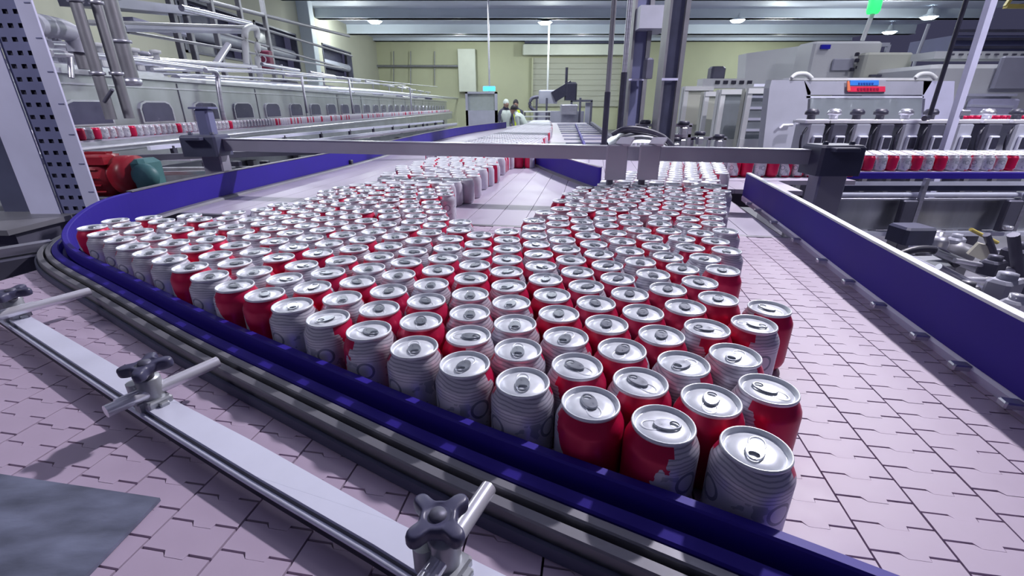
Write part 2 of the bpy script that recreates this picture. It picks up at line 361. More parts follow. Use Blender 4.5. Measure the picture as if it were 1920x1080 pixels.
# high bay lamps
for k, (x, y, zz, lab) in enumerate(((703,40,4.05,'round white high bay lamp, leftmost of the ceiling lamps'), (1022,42,4.05,'round white high bay lamp above the roller shutter'),
                       (1383,38,4.05,'round white high bay lamp right of the dark steel column'), (1668,60,4.0,'low round white high bay lamp behind the tall white machine'),
                       (1742,32,4.05,'round white high bay lamp, rightmost of the ceiling lamps'))):
    p = G(x, y, zz)
    if p.y > 33: p = Q(x, y, 32.5)
    t = thing('high_bay_lamp', p, lab, 'lamp', 'high bay lamps on the ceiling')
    part(MB().lathe([(.06,.34),(.10,.30),(.12,.14),(.34,.0)], 20, p), 'lamp_shade', M['beamc'], t)
    part(MB().lathe([(0,.02),(.2,.0),(.29,-.03),(.2,-.09),(0,-.11)], 20, p), 'lamp_lens', M['lamp'], t)
    part(MB().tube([p+Vector((0,0,.33)), (p.x, p.y, CEIL_Z)], .025, 6), 'hanger', M['dgrey'], t)
# hanging rods
for x, y1, Y, r, m, lab in ((918,182,20,.035,'steel','thin steel hanging rod left of the centre, over the blue lit screen'),
                         (1026,185,26,.05,'white','pale hanging rod in front of the roller shutter')):
    p = Q(x, y1, Y)
    t = thing('hanging_rod', p, lab, 'rod')
    part(MB().tube([p, (p.x, Y, CEIL_Z)], r, 8), 'rod', M[m], t)
    part(MB().lathe([(.12,0),(.12,.04),(.04,.08)], 12, (p.x, Y, CEIL_Z-.08), cap0=True), 'ceiling_flange', M['dgrey'], t)

# ------------------------------------------------------------------ main belt, laid from interlocking modules
BC, BS = math.cos(-.166), math.sin(-.166)           # across-belt axis
def b2w(c, a): return (c*BC - a*BS, c*BS + a*BC)
def w2b(x, y): return (x*BC + y*BS, -x*BS + y*BC)
PIT, WID = .0304, .0685
A_END = 1.392
def module_poly(w, notch=True, dz=0):
    g = .0010; q = PIT-.0023; m_ = PIT-.0004; d = .0055
    return [(g,0),(.34*w,0),(.40*w,-d),(.66*w,-d),(.67*w,0),(w-g,0),(w-g,q),(.67*w,q),(.66*w,m_-d),(.40*w,m_-d),(.34*w,q),(g,q)]
def add_module(mb, c, a, w=WID, th=.008, rel=False):
    P = []
    for (u, v) in module_poly(w):
        P.append((u, v) if rel else b2w(c+u, a+v))
    n = len(P)
    V = [(p[0],p[1],0.0) for p in P] + [(p[0],p[1],-th) for p in P]
    mb.add(V, [tuple(range(n))] + [(n+k, n+(k+1)%n, (k+1)%n, k) for k in range(n)])
mm = MB(); add_module(mm, 0, 0, rel=True)
belt = thing('conveyor_belt', (0, .5, -.03), 'wide pink-lilac modular plastic conveyor belt carrying the crowd of cans', 'conveyor belt')
proto = mm.build('belt_module', M['belt'], belt)
RBEND = .62
cells = []
for k in range(-22, 12):
    c = .255 + k*WID
    ph = .3786 if k % 2 else .3883-.0
    j0 = int((-.12-ph)/PIT)-1
    for j in range(j0, 60):
        a = ph + j*PIT
        if a > A_END-PIT or a < -.14 or c+WID > .60: continue
        cx, cy = b2w(c+WID/2, a+PIT/2)
        d = cy*_c+CAM_Z*_s
        if cy < .12 or abs(cx)/max(d,.05) > 1.28: continue
        cells.append((c, a, cx, cy))
# cans cover the middle of the belt: bare stretches get single modules first
CAN_XY = [tuple(float(q)/1000 for q in s.split(',')) for s in CANS.split()]
def covered(x, y):
    return sum(1 for (u, v) in CAN_XY if (u-x)**2+(v-y)**2 < .06**2) >= 1
def in_frame(x, y):
    d = y*_c+CAM_Z*_s; up = y*_s-CAM_Z*_c
    px = 960+FPX*x/d; py = 540-FPX*up/d
    return 0 < px < 1920 and py < 1090
vis = [q for q in cells if in_frame(q[2], q[3]) and not covered(q[2], q[3])]
vis.sort(key=lambda q: q[2]**2+q[3]**2)
single = set((q[0], q[1]) for q in vis[:300])
first = True
rest = MB()
rz = math.atan2(BS, BC)
for (c, a, cx, cy) in cells:
    if (c, a) in single:
        o = proto if first else proto.copy()
        if not first: COL.objects.link(o); o.parent = belt
        first = False
        x, y = b2w(c, a)
        o.location = (x, y-.5, .03 + random.uniform(-.0003, .0003)); o.rotation_euler = (0, 0, rz)
    else: add_module(rest, c, a)
r = part(rest, 'belt_module_field', M['belt'], belt); tag(r, kind='stuff')
ub = MB(); P = [b2w(-1.28,-.14), b2w(.60,-.14), b2w(.60,A_END), b2w(-1.28,A_END)]
ub.prism(P, -.05, -.0075); part(ub, 'belt_bed', M['under'], belt)

# far belt beyond the transfer plate
far = thing('far_conveyor_belt', (0, 3.0, -.03), 'pale lilac far belt beyond the dark transfer line, between the two blue guards', 'conveyor belt')
def far_strip(a0, a1, ca0, ca1, cb0, cb1, name='belt_strip', m='belt_far'):
    P = [b2w(ca0,a0), b2w(ca1,a0), b2w(cb1,a1), b2w(cb0,a1)]
    part(MB().prism(P, -.02, 0), name, M[m], far)
n_s = 26; c0, c1 = -1.55, .95
for k in range(n_s):
    a = c0+(c1-c0)*k/n_s; b = c0+(c1-c0)*(k+1)/n_s-.0022
    far_strip(A_END+.012 if b < .61 else 2.25, 4.2, a, b, a, b)
far_strip(A_END-.004, A_END+.0105, -1.5, .60, -1.5, .60, 'transfer_plate', 'steel_rail')
part(MB().prism([b2w(c0,A_END+.02), b2w(.60,A_END+.02), b2w(.60,2.25), b2w(c1,2.25), b2w(c1,4.2), b2w(c0,4.2)], -.08, -.021), 'belt_bed', M['under'], far)

# infeed belt running right behind the crowd
inf = thing('infeed_conveyor_belt', (2.0, 2.6, -.03), 'lilac infeed belt entering from the right behind the right blue guard', 'conveyor belt')
for k in range(5):
    y0 = 2.36+.17*k
    part(MB().box((.98, y0, -.02), (Q(1560,330,2.72).x-.12, y0+.165, .002)), 'belt_strip', M['belt_far'], inf)

# ------------------------------------------------------------------ blue guards
def smooth(pts, n=8):
    out = []
    P = [Vector(p) for p in pts]
    for i in range(len(P)-1):
        p0 = P[max(i-1,0)]; p1 = P[i]; p2 = P[i+1]; p3 = P[min(i+2,len(P)-1)]
        for k in range(n):
            t = k/n
            out.append(.5*((2*p1)+(-p0+p2)*t+(2*p0-5*p1+4*p2-p3)*t*t+(-p0+3*p1-3*p2+p3)*t*t*t))
    out.append(P[-1]); return out
def sweep(path, prof_fn, mi=0, closed=True, sm=False):
    """path of plan points; prof_fn(i, f) gives [(offset to the outside, z)...]"""
    mb = MB(); n = len(path); rings = []
    for i, p in enumerate(path):
        a = path[max(i-1,0)]; b = path[min(i+1,n-1)]
        d = Vector((b[0]-a[0], b[1]-a[1])).normalized(); nn = Vector((-d.y, d.x))
        rings.append([(p[0]+nn.x*o, p[1]+nn.y*o, z) for (o, z) in prof_fn(i, i/(n-1))])
    m = len(rings[0]); V = [v for r in rings for v in r]; F = []
    for i in range(n-1):
        for k in range(m if closed else m-1):
            k2 = (k+1) % m
            F.append((i*m+k, i*m+k2, (i+1)*m+k2, (i+1)*m+k))
    mb.add(V, F, mi, sm)
    mb.add(rings[0], [tuple(range(m))], mi); mb.add(rings[-1], [tuple(range(m-1,-1,-1))], mi)
    return mb

# near guard: straight along the front of the cans, round the left curve, then tall along the far left
fr = [(.201,.306),(.137,.333),(.078,.364),(.013,.400),(-.050,.435),(-.113,.473),(-.180,.516),(-.245,.552),(-.311,.595),(-.371,.636),(-.438,.671),(-.505,.717),(-.568,.761),(-.635,.806),(-.703,.85),(-.768,.892),(-.836,.942),(-.911,.989),(-.985,1.047)]
gp = [(.50,.085),(.40,.144),(.30,.203)] + [(fr[i][0]-.505*.0365, fr[i][1]-.863*.0365) for i in (0,2,4,6,8,10,12,14,16)] + [(-1.05,1.03),(-1.13,1.12),(-1.19,1.24),(-1.215,1.40),(-1.225,1.58),(-1.205,1.85),(-1.165,2.12),(-1.11,2.5),(-1.05,2.9),(-.99,3.4),(-.95,4.2),(-.86,5.2),(-.72,6.4),(-.42,7.6),(-.10,8.6)]
gpath = smooth([(x,y,0) for x,y in gp], 6)
gpath = [(p.x,p.y) for p in gpath]
for _ in range(40):      # even out the run of the rail
    gpath = [gpath[0]] + [tuple(.25*gpath[i-1][q]+.5*gpath[i][q]+.25*gpath[i+1][q] for q in (0,1)) for i in range(1,len(gpath)-1)] + [gpath[-1]]
def topz(p):
    f = min(1, max(0, (p[1]-.98)/.42)); f = f*f*(3-2*f)
    return .050+.048*f
side = -1   # outside of the guard lies to the right of the travel direction reversed below
gpath = gpath[::-1]
g = thing('guard_rail', (-.4,.62,0), 'long blue guard rail curving round the left edge of the cans with steel backing', 'guard rail')
def pr_main(i, f):
    h = topz(gpath[i]); w = .012
    return [(0,.004),(0,h-.002),(.0015,h),(w-.002,h+.0003),(w,h-.0015),(w,.012),(w-.002,.006),(.008,.004)]
def pr_lip(i, f):
    return [(.0125,.003),(.0125,.019),(.019,.020),(.0225,.033),(.025,.0355),(.035,.0325),(.0365,.030),(.0365,.003)]
part(sweep(gpath, lambda i,f: [(-o,z) for o,z in pr_main(i,f)]), 'blue_strip', M['blue'], g)
part(sweep(gpath, lambda i,f: [(-o,z) for o,z in pr_lip(i,f)]), 'outer_blue_lip', M['blue'], g)
cut = [p for p in gpath if p[1] < 1.62]
part(sweep(cut, lambda i,f: [(-o,z) for o,z in [(.038,.010),(.038,.0295),(.0395,.031),(.0465,.0305),(.048,.029),(.048,.010)]]), 'upper_steel_rail', M['steel_rail'], g)
part(sweep(cut, lambda i,f: [(-o,z) for o,z in [(.0525,.006),(.0525,.025),(.054,.027),(.0625,.026),(.064,.024),(.064,.006)]]), 'lower_steel_rail', M['steel_rail'], g)
part(sweep(cut, lambda i,f: [(-o,z) for o,z in [(.036,.001),(.036,.012),(.066,.011),(.067,.014),(.0705,.0135),(.0715,.001)]]), 'dark_carrier_strip', M['darkblue'], g)
gfar = [p for p in gpath if p[1] > 1.45]
part(sweep(gfar, lambda i,f: [(o,z) for o,z in [(-.016,.098),(-.016,.102),(.002,.102),(.002,.098)]]), 'pale_top_edge', M['steel_rail'], g)
wear = [p for p in gpath if 1.3 < p[1] < 4.5]
part(sweep(wear, lambda i,f: [(o,z) for o,z in [(.004,.0005),(.004,.010),(.022,.008),(.03,.0005)]]), 'wear_strip', M['steel_rail'], g)

# right guard
rp = [(.935,1.86),(.909,1.74),(.870,1.56),(.802,1.26),(.7366,.99),(.6927,.80),(.6544,.62),(.6305,.495),(.599,.32),(.570,.15)]
rpath = [(p.x,p.y) for p in smooth([(x,y,0) for x,y in rp], 6)]
g = thing('guard_rail', (.70,.9,0), 'tall straight blue guard rail along the bare right edge of the belt', 'guard rail')
part(sweep(rpath, lambda i,f: [(o,z) for o,z in [(0,.018),(0,.104),(.010,.104),(.010,.018)]]), 'blue_strip', M['blue'], g)
part(sweep(rpath, lambda i,f: [(o,z) for o,z in [(.0,.104),(.001,.108),(.016,.108),(.018,.103),(.010,.102)]]), 'pale_top_edge', M['steel'], g)
part(sweep(rpath, lambda i,f: [(o,z) for o,z in [(.0,-.004),(-.002,.012),(.002,.018),(.02,.018),(.02,-.004)]]), 'wear_strip', M['lilac'], g)
for k in range(7, len(rpath)-8, 4):
    p = rpath[k]
    part(MB().cbox((p[0]-.006, p[1], .012), (.016,.03,.008), rz=1.3, bev=.002), 'edge_clip', M['steel'], g)
# centre guard
cp = [(.392,2.08),(.375,2.12),(.31,2.35),(.215,2.72),(.12,3.15),(.03,3.6)]
cpath = [(p.x,p.y) for p in smooth([(x,y,0) for x,y in cp], 6)]
g = thing('guard_rail', (.25,2.5,0), 'short blue guard rail at the point of the bare wedge behind the cans', 'guard rail')
part(sweep(cpath, lambda i,f: [(o,z) for o,z in [(0,.012),(0,.10),(-.010,.10),(-.010,.012)]]), 'blue_strip', M['blue'], g)
part(sweep(cpath, lambda i,f: [(o,z) for o,z in [(0,.10),(0,.104),(-.014,.104),(-.014,.10)]]), 'pale_top_edge', M['steel'], g)
part(sweep(cpath, lambda i,f: [(o,z) for o,z in [(0.001,.0005),(.012,.0005),(.012,.008),(.0,.012)]]), 'wear_strip', M['steel_rail'], g)

# ------------------------------------------------------------------ cans
CH = .090
body_prof = [(.0225,.004),(.0245,.0005),(.0262,.0012),(.0285,.0055),(.0315,.0095),(.0329,.0145),(.0331,.020),(.0331,.0690),(.0325,.0728),(.0305,.0775),(.0282,.0818),(.0265,.0850),(.0262,.0862)]
lid_prof = [(.0262,.0855),(.0276,.0864),(.0281,.0882),(.0276,.0897),(.0266,.0900),(.0258,.0892),(.0250,.0862),(.0238,.0848),(.0228,.0852),(.0222,.0862),(.012,.0866),(.0001,.0867)]
can_body = MB().lathe(body_prof, 36, cap0=True)
can_lid = MB().lathe(lid_prof, 36)
# raised tear panel outline and rivet
tp = [(.004+.0105*math.cos(a)*1.0, .0075*math.sin(a)) for a in [2*PI*k/18 for k in range(18)]]
can_lid.add([(x+.006,y,.0867) for x,y in tp]+[((x-.004)*.86+.010,y*.86,.0873) for x,y in tp]+[((x-.004)*.78+.010,y*.78,.0868) for x,y in tp],
            [(k,(k+1)%18,18+(k+1)%18,18+k) for k in range(18)]+[(18+k,18+(k+1)%18,36+(k+1)%18,36+k) for k in range(18)], 0, True)
can_lid.lathe([(.0030,.0867),(.0028,.0886),(.0001,.0889)], 10, (0,0,0))
can_tab = MB()
def ell(rx, ry, cx, z, n=16): return [(cx+rx*math.cos(2*PI*k/n), ry*math.sin(2*PI*k/n), z) for k in range(n)]
n = 16
V = ell(.0125,.0078,-.0035,.0878)+ell(.0118,.0071,-.0035,.0893)
can_tab.add(V, [(k,(k+1)%n,n+(k+1)%n,n+k) for k in range(n)], 0, True)
hole = [(-.0095+.0042*math.cos(2*PI*k/n), .0046*math.sin(2*PI*k/n), .0893) for k in range(n)]
holeb = [(x,y,.0878) for x,y,_ in hole]
can_tab.add(V[n:]+hole, [(k,(k+1)%n,n+(k+1)%n,n+k) for k in range(n)])
can_tab.add(hole+holeb, [(k,(k+1)%n,n+(k+1)%n,n+k) for k in range(n)])
def make_can(loc, rot, label, group):
    global can0
    if can0 is None:
        root = thing('drink_can', loc, label, 'can', group)
        can_body.build('can_body', M['can'], root); can_lid.build('lid', M['lid'], root)
        tb = can_tab.build('pull_tab', M['tab'], root); can0 = root
        root.rotation_euler = (0,0,rot); return root
    root = can0.copy(); COL.objects.link(root); root.location = loc; root.rotation_euler = (0,0,rot)
    root['label'] = label; root['group'] = group
    for ch in can0_children():
        c = ch.copy(); COL.objects.link(c); c.parent = root
        if ch.name.startswith('pull_tab') or ch.name.startswith('lid'): pass
    return root
_cc = []
def can0_children():
    if not _cc: _cc.extend([o for o in COL.objects if o.parent == can0])
    return _cc
can0 = None
_o = 'first second third fourth fifth sixth seventh eighth ninth tenth eleventh twelfth thirteenth fourteenth fifteenth sixteenth seventeenth eighteenth nineteenth'.split()
ORD = [''] + _o
for _t, _u in (('twentieth','twenty'), ('thirtieth','thirty'), ('fortieth','forty'), ('fiftieth','fifty')):
    ORD.append(_t); ORD += ['%s-%s' % (_u, q) for q in _o[:9]]
FRONT = [(-1, 'white with grey picture'), (-.42, 'half red, half white'), (.12, 'red with white right edge'), (1, 'white striped'), (.85, 'white with a red right edge'), (1, 'white striped'),
         (-.8, 'white with red band under the lid'), (.6, 'grey-white and red'), (1, 'white'), (0, 'red'), (0.1, 'red'), (1, 'white'), (0, 'red'), (1, 'white'), (1, 'white'), (1,'white'), (1,'white'), (1,'white'), (0,'red')]
def seg_d(p, a, b):
    ax, ay = a; bx, by = b; t = max(0, min(1, ((p[0]-ax)*(bx-ax)+(p[1]-ay)*(by-ay))/((bx-ax)**2+(by-ay)**2)))
    return math.hypot(p[0]-ax-t*(bx-ax), p[1]-ay-t*(by-ay))
rows = {}
for p in CAN_XY:
    d = min(seg_d(p, fr[i], fr[i+1]) for i in range(len(fr)-1))
    rows.setdefault(int(round(d/.061)), []).append(p)
where = {}
for r_, L_ in rows.items():
    L_.sort(key=lambda p: -(p[0]*.863-p[1]*.505))
    for i, p in enumerate(L_): where[p] = (r_, i)
singles = CAN_XY[:300]
rc = random.Random(11)
OVER = [(G(x,y,CH).x, G(x,y,CH).y, o) for x,y,o in ((1331,745,0),(1433,728,.42),(1281,679,.8),(1374,665,.9),(1402,604,-.5),(1419,576,.35),(1334,555,0),(1285,575,.05),(1241,626,0),(1169,654,-.1),
    (1202,712,.3),(1085,682,.3),(980,652,1),(972,605,1),(1067,629,.9),(1141,606,0),(1207,586,0),(1049,587,0),(1116,570,.1),(1180,549,0),(1036,552,0),(1250,543,0),(884,624,-.6),(796,599,0),(720,576,0),(885,584,1),(885,551,1),(806,562,.1),(652,555,1),(1325,612,.5))]
for p in singles:
    r_, i = where[p]; th = math.atan2(-p[1], -p[0])
    if r_ == 0:
        j = min(range(19), key=lambda q: math.hypot(p[0]-fr[q][0], p[1]-fr[q][1]))
        off, txt = FRONT[j]; rot = th + off*PI
        lab = '%s can, %s along the blue guard from the tip' % (txt, ORD[i+1])
        if i == 0: lab = 'nearest drink can, white with grey picture, at the right tip of the crowd'
        grp = 'drink cans lined along the near blue guard'
    else:
        u = rc.random()
        off = rc.uniform(-.32,.32) if u < (.44 if p[0] > -.15 and p[1] < 1.1 else .20) else rc.uniform(.6,1.4)
        for (qx, qy, qo) in OVER:
            if math.hypot(p[0]-qx, p[1]-qy) < .03: off = qo
        rot = th + off*PI; red = abs(off) < .42
        face = 'red' if red else 'white'
        if r_ <= 12 and i < 23 and p[1] < 1.45:
            lab = '%s-fronted can, %s row behind the front row, %s from the right end' % (face, ORD[r_], ORD[i+1])
            grp = 'drink cans in the middle of the crowd'
        else:
            zn = 'left' if p[0] < -.12 else 'right'
            grp = 'drink cans in the %s lane' % zn
            zone = sorted([q for q in singles if (q[0] < -.12) == (zn == 'left') and int(q[1]/.058) == int(p[1]/.058) and not (where[q][0] <= 12 and where[q][1] < 23 and q[1] < 1.45)])
            rows_ = sorted(set(int(q[1]/.058) for q in singles if (q[0] < -.12) == (zn == 'left') and not (where[q][0] <= 12 and where[q][1] < 23 and q[1] < 1.45)), reverse=True)
            lab = '%s small can, %s lane, %s cross row from the far end, %s from its left' % (face, zn, ORD[rows_.index(int(p[1]/.058))+1], ORD[zone.index(p)+1])
    make_can((p[0], p[1], 0.0004), rot, lab, grp)

def far_cans(name, pts, label, seed=3, n=14, ztop=CH, z0=0.001, redp=.34, cat='cans'):
    mb = MB(); rr = random.Random(seed)
    for (x, y) in pts:
        red = rr.random() < redp; a0 = rr.uniform(0, 6.28)
        prof = [(.0265,0),(.033,.010),(.033,.072),(.0275,.0855)]
        V = []; F = []; mi = []
        for (r0, z) in prof:
            for k in range(n): V.append((x+r0*math.cos(2*PI*k/n), y+r0*math.sin(2*PI*k/n), z0+z))
        for i in range(3):
            for k in range(n):
                F.append((i*n+k, i*n+(k+1)%n, (i+1)*n+(k+1)%n, (i+1)*n+k)); mi.append(k)
        o = len(mb.v); mb.v += V
        for f, k in zip(F, mi):
            ang = (2*PI*k/n - a0) % (2*PI)
            mb.f.append([q+o for q in f]); mb.m.append(1 if ang < (3.4 if red else 1.2) else 0); mb.sm.append(True)
        mb.lathe([(.0275,.0855),(.028,.0888),(.0265,.09),(.025,.087),(.0001,.0868)], n, (x,y,z0), 2)
    o = mb.build(name, [M['white_p'], M['red_p'], M['lid']])
    return tag(o, label, cat, kind='stuff')
far_cans('distant_drink_cans', CAN_XY[300:], 'distant drink cans packed at the far ends of both lanes')
# beyond the cross beam the left lane streams on towards the back of the hall
pts = []; rr = random.Random(5)
a = 0
for j in range(125):
    Y = 2.90 + j*.0585
    f = (Y-2.9)/7.3
    xl = -.50+ .95*f**1.1 + .12*math.sin(f*3); wd = .62*(1-f)+.30*f
    k = 0
    x = xl + (.034 if j % 2 else 0)
    while x < xl+wd:
        if not any(abs(x-q[0]) < .066 and abs(Y-q[1]) < .066 and math.hypot(x-q[0], Y-q[1]) < .066 for q in CAN_XY[-90:]):
            pts.append((x, Y))
        x += .0675
far_cans('streaming_drink_cans', pts, 'blurred stream of drink cans running away down the middle of the hall', seed=9, n=8, redp=.2)

# ------------------------------------------------------------------ mounting strip, clamps, plate in the left foreground
zt = .025
farE = [G(x,y,zt) for x,y in [(-60,530),(75,603),(340,757),(480,830),(750,982),(960,1085),(1080,1150)]]
nearE = [G(x,y,zt) for x,y in [(-60,548),(40,615),(220,733),(310,790),(480,893),(700,1020),(860,1120)]]
ms = thing('mounting_strip', (farE[2].x, farE[2].y, 0.0), 'bright flat aluminium mounting strip over the belt in the left foreground', 'strip')
for nm, seg in (('strip_plate', (0,1,2)), ('strip_plate', (2,3,4)), ('strip_plate', (4,5,6))):
    n_ = []; f_ = []
    for i in seg: n_.append(nearE[i]); f_.append(farE[i])
    if seg[0] > 0:
        n_[0] = n_[0].lerp(n_[1], .006); f_[0] = f_[0].lerp(f_[1], .006)
    P = [(p.x,p.y) for p in n_] + [(p.x,p.y) for p in reversed(f_)]
    part(MB().prism(P, zt-.004, zt), nm, M['plate_white'], ms)
lipc = smooth([(p.x, p.y, 0) for p in nearE], 4)
lp = [(p.x,p.y) for p in lipc]
part(sweep(lp, lambda i,f: [(o,z) for o,z in [(-.0045+.0028*math.cos(2*PI*q/10), .0185+.0028*math.sin(2*PI*q/10)) for q in range(10)]], sm=True), 'rolled_lip', M['plate_white'], ms)
part(sweep(lp, lambda i,f: [(o,z) for o,z in [(.0005,.021),(.0005,.008),(-.0035,.009),(-.0035,.016)]]), 'lip_web', M['steel_rail'], ms)
part(sweep(lp, lambda i,f: [(o,z) for o,z in [(.001,.012),(.001,.0045),(-.004,.0045),(-.004,.012)]]), 'lower_channel', M['black'], ms)

def star_knob_mb(c, R=.028, th=.012, lobes=4, tilt=None, rot=0.0):
    """four-armed knob: straight rounded arms joined by concave sides"""
    mb = MB(); n = 96; rings = []
    T = Matrix.Rotation(rot, 3, 'Z')
    if tilt: T = Matrix.Rotation(tilt[0], 3, 'X') @ Matrix.Rotation(tilt[1], 3, 'Y') @ T
    w = .215
    def rad(a):
        ph = abs(((a + PI/lobes) % (2*PI/lobes)) - PI/lobes)
        e = w*w - ((1-w)*math.sin(ph))**2
        arm = (1-w)*math.cos(ph) + math.sqrt(e) if e > 0 else w/math.sin(ph)
        arm = min(arm, 1.0)
        core = .52
        return R*((arm**7+core**7)**(1/7))*.97
    for (dr, z) in ((-.0035,-.5),(-.001,-.42),(0,-.2),(0,.2),(-.001,.40),(-.0035,.5)):
        ring = []
        for k in range(n):
            a = 2*PI*k/n
            r = rad(a)+dr
            ring.append(Vector(c)+T@Vector((r*math.cos(a), r*math.sin(a), th*z)))
        rings.append(ring)
    ring = [Vector(c)+T@Vector((.010*math.cos(2*PI*k/n), .010*math.sin(2*PI*k/n), th*.42)) for k in range(n)]
    rings.append(ring)
    V = [v for q in rings for v in q]; F = []
    for i in range(len(rings)-1):
        for k in range(n):
            F.append((i*n+k, i*n+(k+1)%n, (i+1)*n+(k+1)%n, (i+1)*n+k))
    F.append(tuple(range(n-1,-1,-1))); F.append(tuple(range(6*n,7*n)))
    mb.add(V, F, 0, True)
    return mb, T
def rod_clamp(px, base_y, rod_a, rod_b, kz, krot, tilt, label, flip=1, kp=None):
    base = G(px, base_y, zt)
    t = thing('rod_clamp', base, label, 'clamp', 'rod clamps on the foreground strip')
    x, y = base.x, base.y
    # cast foot hooked over the strip
    ft = MB().cbox((x, y, zt+.004), (.034,.026,.008), rz=-.53, bev=.002)
    ft.cbox((x-.007, y-.012, zt-.002), (.012,.010,.018), rz=-.53, bev=.0015)
    ft.cbox((x+.014, y-.006, zt+.002), (.014,.010,.005), rz=-.53, bev=.0012)
    part(ft, 'clamp_foot', M['cast'], t)
    rz_ = .041
    bd = MB().lathe([(.0125,0),(.0125,.026),(.0115,.028),(.0075,.029),(.0075,.031)], 24, (x,y,zt+.006), cap0=True, cap1=True)
    bd.lathe([(.0085,.0),(.0085,.022)], 18, (x-.0145,y-.003,zt+.006), cap0=True, cap1=True)
    bd.cbox((x-.007, y-.002, zt+.016), (.018,.015,.018), rz=-.53, bev=.002)
    part(bd, 'clamp_body', M['cast'], t)
    A = G(*rod_a, rz_); B = G(*rod_b, rz_)
    d = (B-A); d.z = 0; L = d.length; d.normalize()
    rod = MB().tube([A, B], .0072, 24)
    rod.tube([A+Vector((.004,.010,.004)), A+Vector((.004,.010,.004))+d*min(.05, L*.4)], .0045, 16)
    part(rod, 'rod', M['chrome'], t)
    # stem and knob
    c = Vector((x, y, kz)) if kp is None else G(*kp, kz)
    mb, T = star_knob_mb(c, rot=krot, tilt=tilt)
    k_ = part(mb, 'star_knob', M['knob'], t)
    ins = MB().lathe([(.0001,.0075),(.0060,.0072),(.0068,.0050)], 18, tuple(c))
    part(ins, 'knob_insert', M['dgrey'], k_)
    st = MB().tube([(x,y,zt+.03), c-Vector((0,0,.004))], [.0070,.0062], 16)
    part(st, 'knob_stem', M['black'], t)
    return t
rod_clamp(291, 752, (198,772), (408,678), .077, .35, (.05,-.08), 'rod clamp with tilted dark star knob in the middle of the bright strip', kp=(273,688))
rod_clamp(836, 1062, (785,1110), (916,915), .070, .79, (.0,.0), 'rod clamp with dark star knob seen from above at the bottom edge', kp=(822,975))
rod_clamp(36, 592, (-30,600), (168,546), .077, .2, (.05,-.05), 'rod clamp with dark star knob at the left edge of the view', kp=(22,550))

pl = [G(-60,880,.004), G(300,934,.004), G(160,1080,.004), G(90,1150,.004), G(-200,1150,.004)]
mb = MB().prism([(p.x,p.y) for p in reversed(pl)], .0008, .0045)
tag(mb.build('scuffed_plate', M['slate'], org=(pl[1].x-.05, pl[1].y-.04, 0)), 'scuffed slate-grey sheet metal plate lying on the belt at the bottom left', 'plate')

# ------------------------------------------------------------------ cross beam over the belts
La, Rb = Vector((-1.30, 2.05, .200)), Vector((1.06, 1.66, .187))
cb = thing('cross_beam', (La.x, La.y, -.9), 'long square stainless beam spanning across both belts between two clamp blocks', 'beam')
part(MB().bar(La+Vector((.05,0,0)), Rb, .045, .047), 'beam_tube', M['beam_metal'], cb)
part(MB().bar(La+Vector((.05,-.004,.0255)), Rb+Vector((0,-.004,.0255)), .046, .003), 'polished_top_edge', M['steel'], cb)
for nm, p, w, h, bz in (('left', La, .15, .085, -.04), ('right', Rb+Vector((.05,0,-.005)), .15, .10, 0)):
    blk = MB().cbox((p.x, p.y-.02, p.z), (w, .12, h), bev=.008).cbox((p.x-.01, p.y-.09, p.z+h/2-.012), (w*.55,.04,.012), bev=.003)
    for sx in (-1, 1): blk.lathe([(.009,0),(.009,.01),(.0001,.011)], 8, (p.x+sx*w*.3, p.y-.04, p.z+h/2))
    part(blk, 'clamp_block', M['darkblue'], cb)
    post = MB().cbox((p.x+(.0 if nm=='left' else .03), p.y+.02, p.z-.5), (.085 if nm=='left' else .10,.07,1.0), bev=.006)
    part(post, 'post', M['beam_metal'], cb)
part(MB().cbox((La.x-.005, La.y+.02, La.z+.085), (.055,.055,.12), bev=.008).cbox((La.x-.005, La.y+.02, La.z+.147), (.085,.07,.008), bev=.002), 'post_cap', M['lilac_d'], cb)
for x0 in (1150, 1210):
    p = Q(x0, 300, 1.70)
    pm = MB().cbox((p.x+.004, p.y-.035, p.z-.005), (.075,.012,.12), bev=.004)
    pm.bar((p.x+.02,p.y-.04,p.z+.055),(p.x+.045,p.y+.0,p.z+.075), .05, .008)
    part(pm, 'hanger_plate', M['beam_metal'], cb)
    part(MB().cbox((p.x-.012, p.y-.02, p.z-.09), (.022,.022,.075), bev=.004), 'hanger_leg', M['dgrey'], cb)

# ------------------------------------------------------------------ perforated column on the left
CY = 1.95
def colx(x, y=400): return Q(x, y, CY).x
xa, xb_, xc, xd = colx(60,400), colx(116,400), colx(168,400), colx(195,400)
col = thing('perforated_column', ((xa+xd)/2, CY, FLOOR_Z), 'tall lilac-grey steel column with a perforated web standing at the left behind the curved guard', 'column')
z0c, z1c = FLOOR_Z, 3.2
part(MB().box((xa, CY-.006, z0c), (xb_, CY, z1c)).box((xa, CY, z0c), (xa+.01, CY+.10, z1c)), 'left_flange', M['lilac'], col)
part(MB().box((xc, CY-.008, z0c), (xd, CY, z1c)), 'right_flange', M['lilac'], col)
part(MB().box((xa-.16, CY+.04, z0c), (xa-.01, CY+.06, z1c)), 'side_plate', M['darkblue'], col)
web = MB(); z = -.4; pitch = .046; nx = 3; ww = (xc-xb_)/nx; yy = CY+.004
def quad(x0, x1, za, zb): web.add([(x0,yy,za),(x1,yy,za),(x1,yy,zb),(x0,yy,zb)], [(0,1,2,3)])
